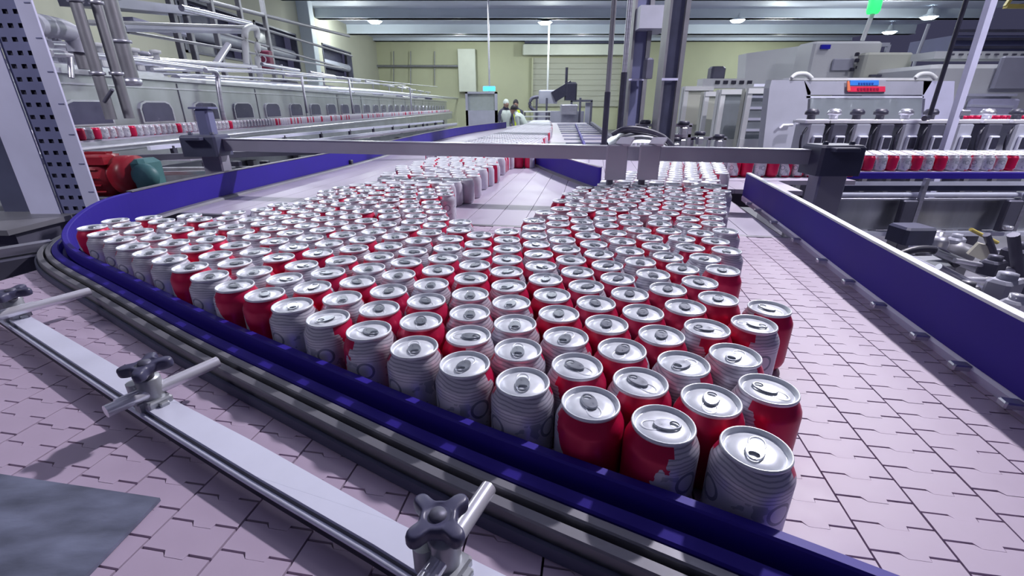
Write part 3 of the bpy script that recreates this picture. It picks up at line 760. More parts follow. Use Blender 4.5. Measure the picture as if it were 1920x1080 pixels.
while z < 2.0:
    h = .016; wv = .020; sh = (.3 if int(z/pitch) % 2 else 0)*ww*.5
    for k in range(nx):
        x0 = xb_+k*ww; hx = x0+ww*.28+sh*.4; x1 = x0+ww
        quad(x0, hx, z, z+pitch); quad(hx+wv, x1, z, z+pitch)
        quad(hx, hx+wv, z, z+(pitch-h)/2); quad(hx, hx+wv, z+(pitch+h)/2, z+pitch)
    z += pitch
web.box((xb_, yy-.001, z), (xc, yy, z1c)).box((xb_, yy-.001, z0c), (xc, yy, -.4))
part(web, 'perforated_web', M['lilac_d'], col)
part(MB().box((xb_, CY+.011, z0c), (xc, CY+.016, z1c)), 'hole_shade_sheet', M['black'], col)  # added black sheet standing in for the shade inside the holes
for k in range(14):
    zz = -.1+k*.115
    p2 = MB().box((xd-.028, CY-.0095, zz), (xd-.006, CY-.008, zz+.004))
    part(p2, 'slot_mark', M['lilac_d'], col)

# ------------------------------------------------------------------ red motor with teal gearbox
mc = Q(212, 328, 2.45)
mt = thing('drive_motor', (mc.x, mc.y, mc.z-.12), 'dark red electric motor with a teal gearbox behind the blue guard on the left', 'motor')
R_ = .108
xx = mc.x
mbm = MB(); prof = [(.03,-.155),(.085,-.150),(R_,-.13),(R_,.02),(.082,.03),(.082,.05),(R_*.92,.055),(R_*.92,.14),(.05,.15),(.05,.155)]
V = []; n = 28; F = []
for (r, u) in prof:
    for k in range(n): V.append((xx+u, mc.y+r*math.cos(2*PI*k/n), mc.z+r*math.sin(2*PI*k/n)))
for i in range(len(prof)-1):
    for k in range(n): F.append((i*n+k, i*n+(k+1)%n, (i+1)*n+(k+1)%n, (i+1)*n+k))
mbm.add(V, F, 0, True)
part(mbm, 'motor_housing', M['red'], mt)
fins = MB()
for k in range(18):
    a = 2*PI*k/18; c = Vector((xx-.055, mc.y+(R_+.004)*math.cos(a), mc.z+(R_+.004)*math.sin(a)))
    fins.bar(c-Vector((.07,0,0)), c+Vector((.07,0,0)), .004, .014, up=(0,math.cos(a),math.sin(a)))
part(fins, 'cooling_fins', M['red'], mt)
part(MB().cbox((xx+.0, mc.y-.06, mc.z+.085), (.11,.09,.045), bev=.008), 'terminal_box', M['red'], mt)
gb = MB().cbox((xx+.19, mc.y, mc.z), (.08,.15,.17), bev=.02)
V = []; F = []; prof = [(.0,-.115),(.035,-.115),(.045,-.105),(.06,-.1),(.062,-.07)]
for (r, u) in prof:
    for k in range(n): V.append((xx+.235+r*math.cos(2*PI*k/n), mc.y+u, mc.z+.005+r*math.sin(2*PI*k/n)))
for i in range(len(prof)-1):
    for k in range(n): F.append((i*n+k, i*n+(k+1)%n, (i+1)*n+(k+1)%n, (i+1)*n+k))
gb.add(V, F, 0, True)
part(gb, 'gearbox', M['teal'], mt)
part(MB().cbox((xx+.03, mc.y, mc.z-.11), (.36,.2,.02), bev=.004).cbox((xx-.1, mc.y, mc.z-.4), (.06,.06,.6), bev=.004).cbox((xx+.15, mc.y, mc.z-.4), (.06,.06,.6), bev=.004), 'motor_bracket', M['dgrey'], mt)

# ------------------------------------------------------------------ left tunnel machine
TX = -3.6
tz = lambda y_, x_: X_(x_, y_, TX).z
tun = thing('tunnel_machine', (TX, 4, FLOOR_Z), 'very long grey stainless tunnel machine with a row of arched portholes on the left side', 'machine')
TY0, TY1, TZB, TZT = 2.6, 27.0, .10, .60
part(MB().box((TX-1.8, TY0, FLOOR_Z), (TX, TY1, TZT)), 'housing', M['steel_pan'], tun)
part(MB().box((TX-1.8, TY0-.02, TZT), (TX+.05, TY1, TZT+.035)), 'roof_plate', M['steel'], tun)
part(MB().box((TX-.02, TY0, .52), (TX+.012, TY1, .535)), 'waist_rail', M['steel'], tun)
for k in range(29):
    yc = 3.35+.8*k
    if yc > TY1-.4: break
    w, zb, zt_ = .46, .20, .405
    pr = [(yc-w/2, zb), (yc+w/2, zb), (yc+w/2, zt_-.07), (yc+w/2-.03, zt_-.02), (yc+w/2-.09, zt_), (yc-w/2+.09, zt_), (yc-w/2+.03, zt_-.02), (yc-w/2, zt_-.07)]
    fr_ = part(MB().slab([(TX, a, b) for a, b in pr], (.018,0,0)), 'porthole_frame', M['steel'], tun)
    c_ = (yc, (zb+zt_)/2)
    part(MB().slab([(TX+.012, c_[0]+(a-c_[0])*.9, c_[1]+(b-c_[1])*.86) for a, b in pr], (.009,0,0)), 'porthole_glass', M['dglass'], fr_)
for k in range(12):
    yy = 3.75+1.6*k
    part(MB().box((TX-.005, yy-.006, -.2), (TX+.006, yy+.006, .58)), 'panel_seam', M['dgrey'], tun)
for k in range(7):
    yy = 4.6+2.6*k
    part(MB().cbox((TX-.5, yy, TZT+.06), (.8, 1.5, .06), bev=.01), 'roof_hatch', M['steel'], tun)

# conveyor with a row of cans along the tunnel
LX = -3.25; LZ = .115
lc = thing('side_conveyor', (LX, 3, FLOOR_Z), 'long stainless side conveyor carrying a single row of cans along the tunnel machine', 'conveyor')
part(MB().box((LX-.28, 2.6, LZ-.03), (LX+.06, 26, LZ)), 'chain_bed', M['belt_far'], lc)
part(MB().box((LX+.06, 2.6, LZ-.09), (LX+.075, 26, LZ-.01)), 'side_rail', M['steel'], lc)
part(MB().box((LX+.05, 2.6, LZ-.34), (LX+.06, 26, LZ-.09)), 'side_panel', M['steel_pan'], lc)
part(MB().tube([(LX+.09, 2.6, LZ-.055), (LX+.09, 26, LZ-.055)], .012, 8), 'guide_rod', M['chrome'], lc)
for k in range(10): part(MB().cbox((LX, 3.2+2.2*k, (LZ+FLOOR_Z)/2-.05), (.08,.08,LZ-FLOOR_Z-.1), bev=.006), 'leg', M['steel_rail'], lc)
rr = random.Random(21)
for k in range(45):
    y = 3.25+.0725*k
    red = rr.random() < .08
    rot = math.atan2(-y, -LX) + (PI*(rr.uniform(.85,1.15)) if not red else .2)
    make_can((LX, y, LZ+.0003), rot, '%s can, %s from the camera in the single row before the arched portholes' % ('reddish' if red else 'pale', ORD[k+1]), 'cans in the row along the tunnel machine')
far_cans('distant_row_of_cans', [(LX, 6.52+.0725*k) for k in range(260)], 'distant row of cans running on along the tunnel machine', seed=4, n=8, ztop=CH, z0=LZ+.0003, redp=.1)
# second set of rails in front of it
sr = thing('rail_conveyor', (-2.3, 5, FLOOR_Z), 'stainless rail conveyor with white side rails between the side conveyor and the blue guard', 'conveyor')
A0, A1 = Vector((-2.75, 3.6, -.02)), Vector((-1.5, 10.5, -.02))
for dx, dz, m in ((0,.08,'plate_white'), (.02,.0,'steel'), (.30,.03,'plate_white')):
    part(MB().bar(A0+Vector((dx,0,dz)), A1+Vector((dx,0,dz)), .03, .03), 'side_rail', M[m], sr)
part(MB().bar(A0+Vector((.17,0,.0)), A1+Vector((.17,0,.0)), .28, .02), 'chain_bed', M['belt_far'], sr)
part(MB().bar(A0+Vector((.05,0,-.16)), A1+Vector((.05,0,-.16)), .02, .22), 'side_panel', M['steel_pan'], sr)
for k in range(10):
    p = A0.lerp(A1, k/10+.03)
    part(MB().cbox((p.x+.0, p.y, p.z+.04), (.03,.05,.09), bev=.004), 'rail_bracket', M['black'], sr)
    part(MB().cbox((p.x+.1, p.y, (p.z+FLOOR_Z)/2-.05), (.06,.06,p.z-FLOOR_Z-.1), bev=.004), 'leg', M['steel_rail'], sr)

# frame clutter between motor and side conveyor
fr_t = thing('drive_housing', (-2.3, 3.0, FLOOR_Z), 'grey-green drive frame with dark slotted rail behind the teal gearbox', 'frame')
part(MB().cbox((-2.0, 2.95, -.13), (1.15,.03,.26), rz=.10, bev=.004), 'cover_panel', M['steel_pan'], fr_t)
part(MB().bar((-3.1,2.75,.045), (-1.1,3.3,.07), .05, .035), 'top_rail', M['dgrey'], fr_t)
part(MB().bar((-3.1,2.60,-.02), (-1.45,2.75,-.0), .03, .02), 'slotted_rail', M['steel'], fr_t)
part(MB().bar((-2.2,2.7,-.30), (-1.15,2.95,-.20), .08, .03), 'lower_rail', M['dgrey'], fr_t)
for k in range(4): part(MB().cbox((-2.75+.5*k, 2.9+.05*k, -.65), (.06,.06,1.0), bev=.004), 'leg', M['steel_rail'], fr_t)
for k in range(6):
    part(MB().cbox((-1.9+.17*k, 2.93+.018*k, .02), (.05,.04,.03), bev=.004), 'rail_clip', M['black'], fr_t)
# lower-left dark box and rail behind the curve
lb = thing('belt_side_frame', (-1.6, 1.35, FLOOR_Z), 'dark side frame with a bright steel top rail left of the guard curve', 'frame')
pA, pB = G(-40,480,.02), G(98,457,.02)
part(MB().bar(pA, pB, .03, .02), 'top_rail', M['steel'], lb)
part(MB().bar(pA+Vector((0,-.03,-.05)), pB+Vector((0,-.03,-.05)), .05, .07), 'side_panel', M['dgrey'], lb)
pA, pB = Q(-30,440,1.75), Q(55,440,1.75)
part(MB().box((pA.x-.3, 1.7, FLOOR_Z), (pB.x, 2.0, pA.z+.02)), 'drive_cover', M['dgrey'], lb)
part(MB().box((pA.x-.3, 1.66, pA.z+.02), (pB.x+.02, 2.0, pA.z+.04)), 'cover_lid', M['steel_rail'], lb)

# ------------------------------------------------------------------ pipework over the tunnel machine
def pipe_thing(name, label, cat, items, loc=None):
    t = None
    for (kind, pts, r, m) in items:
        if t is None: t = thing(name, (pts[0][0], pts[0][1], pts[0][2]), label, cat)
        part(MB().tube(pts, r, 12) if kind != 'bar' else MB().bar(pts[0], pts[1], r*2, r*2), kind, M[m], t)
    return t
def vert(x, y0, y1, Y): a = Q(x, y0, Y); return a
# two upright pipes with a valve
v1b, v1t = Q(243,226,3.9), None
def upright(name, xb, yb, Y, r, label, m='steel_rail', zt_=3.0, extra=None, cat='pipe'):
    p = Q(xb, yb, Y); t = thing(name, p, label, cat)
    part(MB().tube([p, (p.x, p.y, zt_)], r, 14), 'pipe', M[m], t)
    fl = MB()
    for zz in (.3, .75, 1.2): fl.lathe([(r*1.01,0),(r*1.35,.0),(r*1.35,.02),(r*1.01,.02)], 14, (p.x,p.y,p.z+zz))
    part(fl, 'pipe_collar', M['steel'], t)
    if extra: extra(t, p)
    return t
upright('upright_pipe', 243, 222, 3.7, .034, 'slim upright steel pipe, right one of the pair in front of the first portholes')
def brk(t, p): part(MB().tube([(p.x+.02,p.y-.04,p.z+.12),(p.x+.12,p.y-.06,p.z+.20)], .012, 8), 'lever', M['dgrey'], t)
upright('upright_pipe', 209, 224, 3.6, .036, 'slim upright steel pipe, left one of the pair, with a dark lever at its foot', extra=brk)
def valve(t, p):
    for za, rr_ in ((.62,.085),(.70,.06),(.78,.09),(.86,.06),(.92,.085)):
        part(MB().lathe([(.05,0),(rr_,.005),(rr_,.045),(.05,.05)], 16, (p.x,p.y,p.z+za)), 'valve_flange', M['steel_rail'], t)
    part(MB().lathe([(.055,-.02),(.075,.0),(.075,.03),(.055,.05)], 16, (p.x,p.y,p.z-.02)), 'foot_flange', M['steel'], t)
upright('valve_pipe', 247, 152, 4.4, .06, 'thick upright pipe with a flanged valve standing on the tunnel machine roof', extra=valve, cat='pipe')
# big elbow at the far left
t = thing('elbow_pipe', X_(92,60,-3.3), 'wide curved elbow pipe beside the top of the perforated column', 'pipe')
pe = [X_(60,45,-3.2), X_(95,50,-3.25), X_(125,58,-3.3), X_(142,72,-3.3), X_(150,100,-3.3)]
part(MB().tube([p for p in smooth(pe, 5)], .07, 16), 'elbow', M['grey'], t)
part(MB().tube([pe[-1], (pe[-1].x, pe[-1].y, .62)], .04, 12), 'down_pipe', M['steel_rail'], t)
# long horizontal pipes: (x0,y0,x1,y1,X,r,mat)
runs = [
 ('high twin rail pipe', [(95,83,160,86,-3.5,.026,'steel'), (95,100,165,104,-3.5,.026,'chrome'), (130,84,134,146,-3.5,.02,'steel')]),
 ('pipe bundle', [(238,108,480,126,-4.0,.028,'chrome'), (238,116,640,147,-4.0,.022,'steel'), (285,130,470,133,-3.9,.02,'chrome'), (290,137,760,160,-3.9,.016,'steel'), (470,128,820,163,-3.9,.016,'steel')]),
 ('roof header pipe', [(330,150,700,172,-3.75,.06,'steel'), (700,172,860,185,-3.75,.06,'steel')]),
 ('railing pipes', [(150,42,480,52,-4.6,.03,'steel_rail'), (230,52,450,58,-4.6,.045,'grey'), (240,60,640,128,-4.8,.02,'steel_rail')]),
 ('upper walkway rails', [(340,15,470,45,-5.2,.05,'steel'), (370,-2,655,68,-5.6,.04,'steel_rail'), (380,20,660,105,-5.6,.03,'steel_rail'), (380,52,650,130,-5.6,.025,'steel_rail')]),
]
labs = ['pair of short bright pipes right of the perforated column', 'bundle of bright horizontal pipes running back over the tunnel machine', 'thick bright header pipe lying along the tunnel machine roof', 'dull grey pipes crossing high behind the upright pipes', 'walkway handrails sloping down to the right, high on the left']
for (nm, L_), lab in zip(runs, labs):
    t = None
    for (x0,y0,x1,y1,X,r,m) in L_:
        a, b = X_(x0,y0,X), X_(x1,y1,X)
        if t is None: t = thing('pipe_run', a, lab, 'pipes')
        part(MB().tube([a, b], r, 10), 'pipe', M[m], t)
# walkway structure: posts and decks
wk = thing('walkway', (-5.6, 10, FLOOR_Z), 'steel walkway with posts high on the left before the dark wall openings', 'walkway')
for (x, y0, X) in ((348,10,-5.6),(372,20,-5.6),(420,30,-5.6),(470,45,-5.6),(513,60,-5.6)):
    p = X_(x, 130, X); part(MB().cbox((p.x, p.y, 1.3), (.09,.09,3.4), bev=.008), 'post', M['steel_rail'], wk)
a, b = X_(150,2,-5.8), X_(345,22,-5.8)
part(MB().bar(a, b, .6, .12), 'deck_beam', M['grey'], wk)
a, b = X_(225,35,-6.0), X_(340,66,-6.0)
part(MB().bar(a, b, .4, .05), 'deck_plate', M['lilac'], wk)
# bright slanting strut and elbow pipes
t = pipe_thing('slanting_pipe', 'bright slanting pipe rising to the right above the tunnel machine', 'pipe', [('pipe', [X_(401,125,-4.2), X_(428,84,-4.2)], .045, 'chrome'), ('pipe_foot', [X_(401,125,-4.2), Vector((-4.2, X_(401,125,-4.2).y, TZT+.03))], .045, 'steel')])
t = pipe_thing('curved_drop_pipe', 'grey drop pipe with a rounded top in front of the second and third portholes', 'pipe',
    [('pipe', smooth([X_(385,132,-3.45), X_(400,133,-3.45), X_(408,142,-3.45), X_(410,165,-3.45), X_(418,214,-3.45), Vector((-3.45, X_(418,214,-3.45).y+.02, .115))], 5), .028, 'steel')])
t = pipe_thing('curved_drop_pipe', 'white swan-neck pipe hanging above the middle of the tunnel machine', 'pipe',
    [('pipe', smooth([X_(462,120,-4.4), X_(459,70,-4.4), X_(463,54,-4.4), X_(476,52,-4.4), X_(482,62,-4.4), X_(484,120,-4.4), Vector((-4.4, X_(484,120,-4.4).y, TZT+.03))], 5), .05, 'white')])
for k, (x, yt, yb) in enumerate(((576,146,212),(662,150,213),(772,165,208))):
    X = -3.45
    a, b = X_(x, yt, X), X_(x, yb, X)
    lab = ['thin drop pipe, nearest of the three in front of the far portholes', 'thin drop pipe, middle of the three in front of the far portholes', 'thin drop pipe, farthest of the three in front of the far portholes'][k]
    t = thing('drop_pipe', b, lab, 'pipe', 'thin drop pipes in front of the far portholes')
    part(MB().tube([b, (b.x, b.y, a.z), (b.x-.25, b.y, a.z+.03)], .025, 8), 'pipe', M['steel'], t)
# roof motors / valves clutter on the tunnel
vt = thing('valve_station', X_(300,140,-4.3), 'cluster of pale valves and hoses on the near end of the tunnel machine roof', 'valves')
rr = random.Random(3)
for k in range(11):
    x = 100+rr.random()*120 if k < 7 else 260+rr.random()*60
    p = X_(x, 138+rr.random()*6, -3.75-rr.random()*.5)
    part(MB().cbox((p.x,p.y,TZT+.12), (.09,.10,.17), bev=.012).lathe([(.03,0),(.03,.10),(.055,.10),(.055,.13),(.0001,.14)], 12, (p.x,p.y,TZT+.2)), 'valve', M[['steel','white','grey'][k%3]], vt)
part(MB().tube([(-3.75,3.0,.78),(-3.75,6.2,.78)], .03, 8), 'manifold', M['steel'], vt)
for k in range(9):
    y_ = 9+k*1.9
    t = thing('roof_valve', (-4.1, y_, TZT+.03), 'small roof valve number %s back along the tunnel machine top' % ORD[k+1], 'valve', 'small valves on the tunnel machine roof')
    t['label'] = '%s small dark valve back along the tunnel machine roof' % ORD[k+1]
    part(MB().cbox((-4.1,y_,TZT+.12), (.3,.5,.12), bev=.02), 'valve_body', M['dgrey'], t)
    part(MB().tube([(-4.1,y_,TZT+.15),(-4.1,y_,TZT+.45)], .02, 8).tube([(-4.1,y_-.7,TZT+.40),(-4.1,y_+.7,TZT+.40)], .03, 8), 'valve_stem', M['steel'], t)
# control box with a fire sign
p = Q(497,112,11.5)
t = thing('hose_cabinet', p, 'small dark red hose cabinet with a round white emblem on the left wall pillar', 'cabinet')
part(MB().cbox((p.x,p.y,p.z), (.30,.2,.36), bev=.02), 'cabinet_box', mat('maroon_paint', (.16,.02,.06), .5, noise=.1), t)
rg = MB()
for k in range(20):
    a0, a1 = 2*PI*k/20, 2*PI*(k+1)/20
    if k in (4,5): continue
    rg.add([(p.x+r*math.cos(a), p.y-.102, p.z+r*math.sin(a)) for a in (a0,a1) for r in (.06,.085)], [(0,1,3,2)])
part(rg, 'round_emblem', M['white_p'], t)

# ------------------------------------------------------------------ centre: steel columns, poles, machines, workers
def column_px(x0, x1, yref, Y, m, name, label, z0=FLOOR_Z, z1=CEIL_Z, dep=.18, web=None):
    a, b = Q(x0, yref, Y), Q(x1, yref, Y)
    t = thing(name, ((a.x+b.x)/2, Y, z0), label, 'column')
    w = b.x-a.x
    part(MB().box((a.x, Y-dep/2, z0), (a.x+w*.12, Y+dep/2, z1)).box((b.x-w*.22, Y-dep/2, z0), (b.x, Y+dep/2, z1)), 'flange', M['steel_rail'], t)
    part(MB().box((a.x+w*.12, Y-dep*.28, z0), (b.x-w*.22, Y+dep*.3, z1)), 'web', M[m], t)
    part(MB().cbox(((a.x+b.x)/2, Y, z0+.02), (w*1.6, dep*1.8, .04), bev=.01), 'base_plate', M['dgrey'], t)
    part(MB().box((a.x-.005, Y-dep/2-.006, Q(1200,152,Y).z), (b.x-w*.2, Y-dep/2, Q(1200,152,Y).z+.02)), 'joint_strip', M['lilac'], t)
    return t
column_px(1236, 1272, 150, 4.6, 'darkblue', 'steel_column', 'dark navy steel column, tallest and thickest upright right of the centre')
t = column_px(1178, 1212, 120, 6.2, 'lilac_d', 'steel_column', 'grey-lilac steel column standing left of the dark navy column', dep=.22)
a, b = Q(1190,58,6.1), Q(1252,16,6.1)
part(MB().box((a.x, 5.9, a.z), (b.x, 6.4, b.z)), 'bracket_head', M['grey'], t)
a, b = Q(1180,95,6.0), Q(1206,150,6.0)
part(MB().cbox((b.x+.03, 5.95, b.z+.12), (.10,.12,.22), bev=.02), 'cable_box', M['dgrey'], t)
for xb, yb, Y, r, m, lab in ((1133,262,3.6,.018,'steel_rail','slim dark pole reaching the ceiling, left of the pair in the middle'), (1164,215,4.2,.022,'steel','slim bright pole reaching the ceiling, right of the pair in the middle')):
    p = Q(xb, yb, Y); t = thing('ceiling_pole', p, lab, 'pole')
    part(MB().tube([(p.x,p.y,p.z-.5),(p.x,p.y,p.z+.33)], r*1.2, 10), 'lower_sleeve', M['black'], t)
    part(MB().tube([(p.x,p.y,p.z+.33),(p.x,p.y,CEIL_Z)], r, 10), 'pole', M[m], t)
# black slanting stay pole and grey pole at the right
p = Q(1742,220,3.0); p2 = Q(1815,-10,3.0)
t = thing('slanting_pole', p, 'thin black pole with a hooked foot rising in front of the signed machine', 'pole')
part(MB().tube([p, p2+(p2-p)*.6], .012, 10), 'pole', M['black'], t)
part(MB().tube([p, Q(1733,222,2.98)], .016, 10), 'hooked_foot', M['black'], t)
p = Q(1795,225,3.6); p2 = Q(1862,0,3.6)
t = thing('slanting_pole', p, 'thick lilac-grey square pole at the right, behind the black pole', 'pole')
part(MB().bar((p.x,3.6,FLOOR_Z), (p2.x+(p2.x-p.x)*.5, 3.6, p2.z+(p2.z-p.z)*.5), .045, .045), 'pole', M['lilac'], t)
part(MB().cbox((p.x+.02,3.6,p.z+.05), (.07,.07,.04), bev=.008), 'collar', M['steel'], t)

# hump machine in the centre
hc = Q(1180,285,4.0)
t = thing('hose_machine', (hc.x, hc.y, FLOOR_Z), 'humped steel machine with black hoses over it just beyond the cross beam', 'machine')
hm = MB(); prof = []
V = []; F = []; n = 14; m_ = 10
for i in range(m_):
    x = -.24+.48*i/(m_-1)
    for k in range(n):
        a = PI*k/(n-1); V.append((hc.x+x+.04*math.sin(a), hc.y-.22*math.cos(a), hc.z+.0+.17*math.sin(a)*(1-.5*abs(x/.24)**2.5)))
for i in range(m_-1):
    for k in range(n-1): F.append((i*n+k, i*n+k+1, (i+1)*n+k+1, (i+1)*n+k))
hm.add(V, F, 0, True)
part(hm, 'domed_cover', M['steel_pan'], t)
part(MB().box((hc.x-.24, hc.y-.2, FLOOR_Z), (hc.x+.24, hc.y+.25, hc.z)), 'machine_base', M['grey'], t)
for k in range(4):
    yy = hc.y-.2+.05*k
    pts = smooth([(hc.x-.20+.02*k, yy, hc.z+.15), (hc.x-.10, yy-.02, hc.z+.20-.01*k), (hc.x+.05, yy, hc.z+.19-.015*k), (hc.x+.2, yy, hc.z+.14), (hc.x+.30, yy, hc.z+.06)], 5)
    part(MB().tube(pts, .016, 8), 'black_hose', M['black'], t)
for k in range(8):
    part(MB().tube([(hc.x-.12+.035*k, hc.y-.24, hc.z+.02), (hc.x-.12+.035*k, hc.y-.24, hc.z+.09)], .008, 6), 'nozzle', M['chrome'], t)
# valve frame between column and cabinets
for k, (x, y, Y, lab) in enumerate(((1240,278,4.8,'steel valve frame with dark handwheels just right of the dark navy column foot'), (1306,300,5.0,'steel valve frame with dark handwheels in front of the white cabinets'))):
    c = Q(x, y, Y); t = thing('valve_stand', (c.x, c.y, FLOOR_Z), lab, 'valves')
    fm = MB()
    for dx in (-.26,-.08,.1,.26): fm.bar((c.x+dx, Y, FLOOR_Z), (c.x+dx, Y, c.z+.22), .03, .03)
    for dz in (.0,.12,.22): fm.bar((c.x-.28, Y, c.z+dz), (c.x+.28, Y, c.z+dz), .03, .03)
    part(fm, 'frame', M['steel'], t)
    for dx, dz in ((-.2,.25),(-.02,.27),(.18,.24),(-.1,.1),(.12,.09)):
        part(MB().lathe([(.0001,-.02),(.05,-.02),(.055,0),(.05,.02),(.0001,.02)], 14, (c.x+dx, Y-.04, c.z+dz)), 'handwheel', M['black'], t)
        part(MB().cbox((c.x+dx, Y-.05, c.z+dz-.07), (.06,.08,.07), bev=.01), 'valve_body', M['steel'], t)

# palletiser / robot at the back
rc_ = Q(1048,205,15)
t = thing('packing_machine', (rc_.x, rc_.y, FLOOR_Z), 'dark packing machine with a raised slanting arm at the end of the middle conveyor', 'machine')
w = rc_
part(MB().box((w.x-.75,14.8,FLOOR_Z),(w.x+.75,15.8,w.z-.05)), 'machine_base', M['grey'], t)
part(MB().cbox((w.x-.35,15,w.z+.35),(.55,.4,.38), bev=.03), 'control_cabinet', M['grey'], t)
part(MB().bar((w.x-.2,14.9,w.z+.34),(w.x+.36,14.9,w.z+.66), .35, .30), 'slanting_arm', M['black'], t)
part(MB().cbox((w.x+.32,14.9,w.z+.50),(.34,.4,.50), bev=.05), 'arm_head', M['black'], t)
part(MB().tube([(w.x+.18,14.9,w.z+.7),(w.x+.18,14.9,w.z+1.15)], .04, 8), 'mast', M['black'], t)
for dx in (-.7,-.4,.6): part(MB().cbox((w.x+dx,14.7,w.z-.05),(.06,.06,.75), bev=.01), 'guard_post', M['dgrey'], t)
part(MB().tube(smooth([(w.x-.65,14.7,w.z+.35),(w.x-.85,14.7,w.z+.3),(w.x-.9,14.7,w.z+.1),(w.x-.75,14.7,w.z-.05)], 5), .05, 8), 'hose_loop', M['dgrey'], t)
part(MB().cbox((w.x+.25,14.6,w.z+.0),(.5,.3,.28), bev=.03), 'roller_head', M['steel'], t)
q = Q(1080,205,15.5)
t = thing('door_frame', (q.x, 15.5, FLOOR_Z), 'thin dark tubular frame right of the packing machine', 'frame')
part(MB().bar((q.x-.15,15.5,FLOOR_Z),(q.x-.15,15.5,q.z+.25), .06,.06).bar((q.x+.48,15.5,FLOOR_Z),(q.x+.48,15.5,q.z+.25), .06,.06).bar((q.x-.18,15.5,q.z+.25),(q.x+.51,15.5,q.z+.25), .06,.06), 'tube_frame', M['dgrey'], t)
part(MB().box((q.x+.3,15.55,FLOOR_Z),(q.x+.45,15.6,q.z+.2)), 'frame_panel', M['grey'], t)
q = Q(1020,208,14)
t = thing('work_table', (q.x, 14, FLOOR_Z), 'pale slatted work table left of the packing machine', 'table')
for k in range(3): part(MB().cbox((q.x-.2,14,q.z-.02-.13*k),(.75,.4,.035), bev=.008), 'shelf', M['white'], t)
for dx in (-.55,.15): part(MB().cbox((q.x+dx,14,(q.z+FLOOR_Z)/2),(.05,.05,q.z-FLOOR_Z), bev=.005), 'leg', M['steel_rail'], t)
# blue screen cabinet
q = Q(905,188,17)
t = thing('screen_cabinet', (q.x, 17, FLOOR_Z), 'glass sided cabinet with a bright blue lit top left of the workers', 'cabinet')
a, b = Q(872,172,17), Q(932,207,17)
part(MB().box((a.x,17,b.z-.8),(a.x+.08,17.8,a.z)).box((b.x-.08,17,b.z-.8),(b.x,17.8,a.z)).box((a.x,17,a.z-.06),(b.x,17.8,a.z)).box((a.x,17,FLOOR_Z),(b.x,17.8,b.z)), 'cabinet_frame', M['grey'], t)
part(MB().box((a.x+.08,17.1,b.z),(b.x-.08,17.12,a.z-.06)), 'cabinet_glass', M['glass'], t)
part(MB().cbox((Q(917,168,17).x,17.1,a.z+.1),(.42,.1,.15), bev=.02), 'lit_screen', M['blue_l'], t)

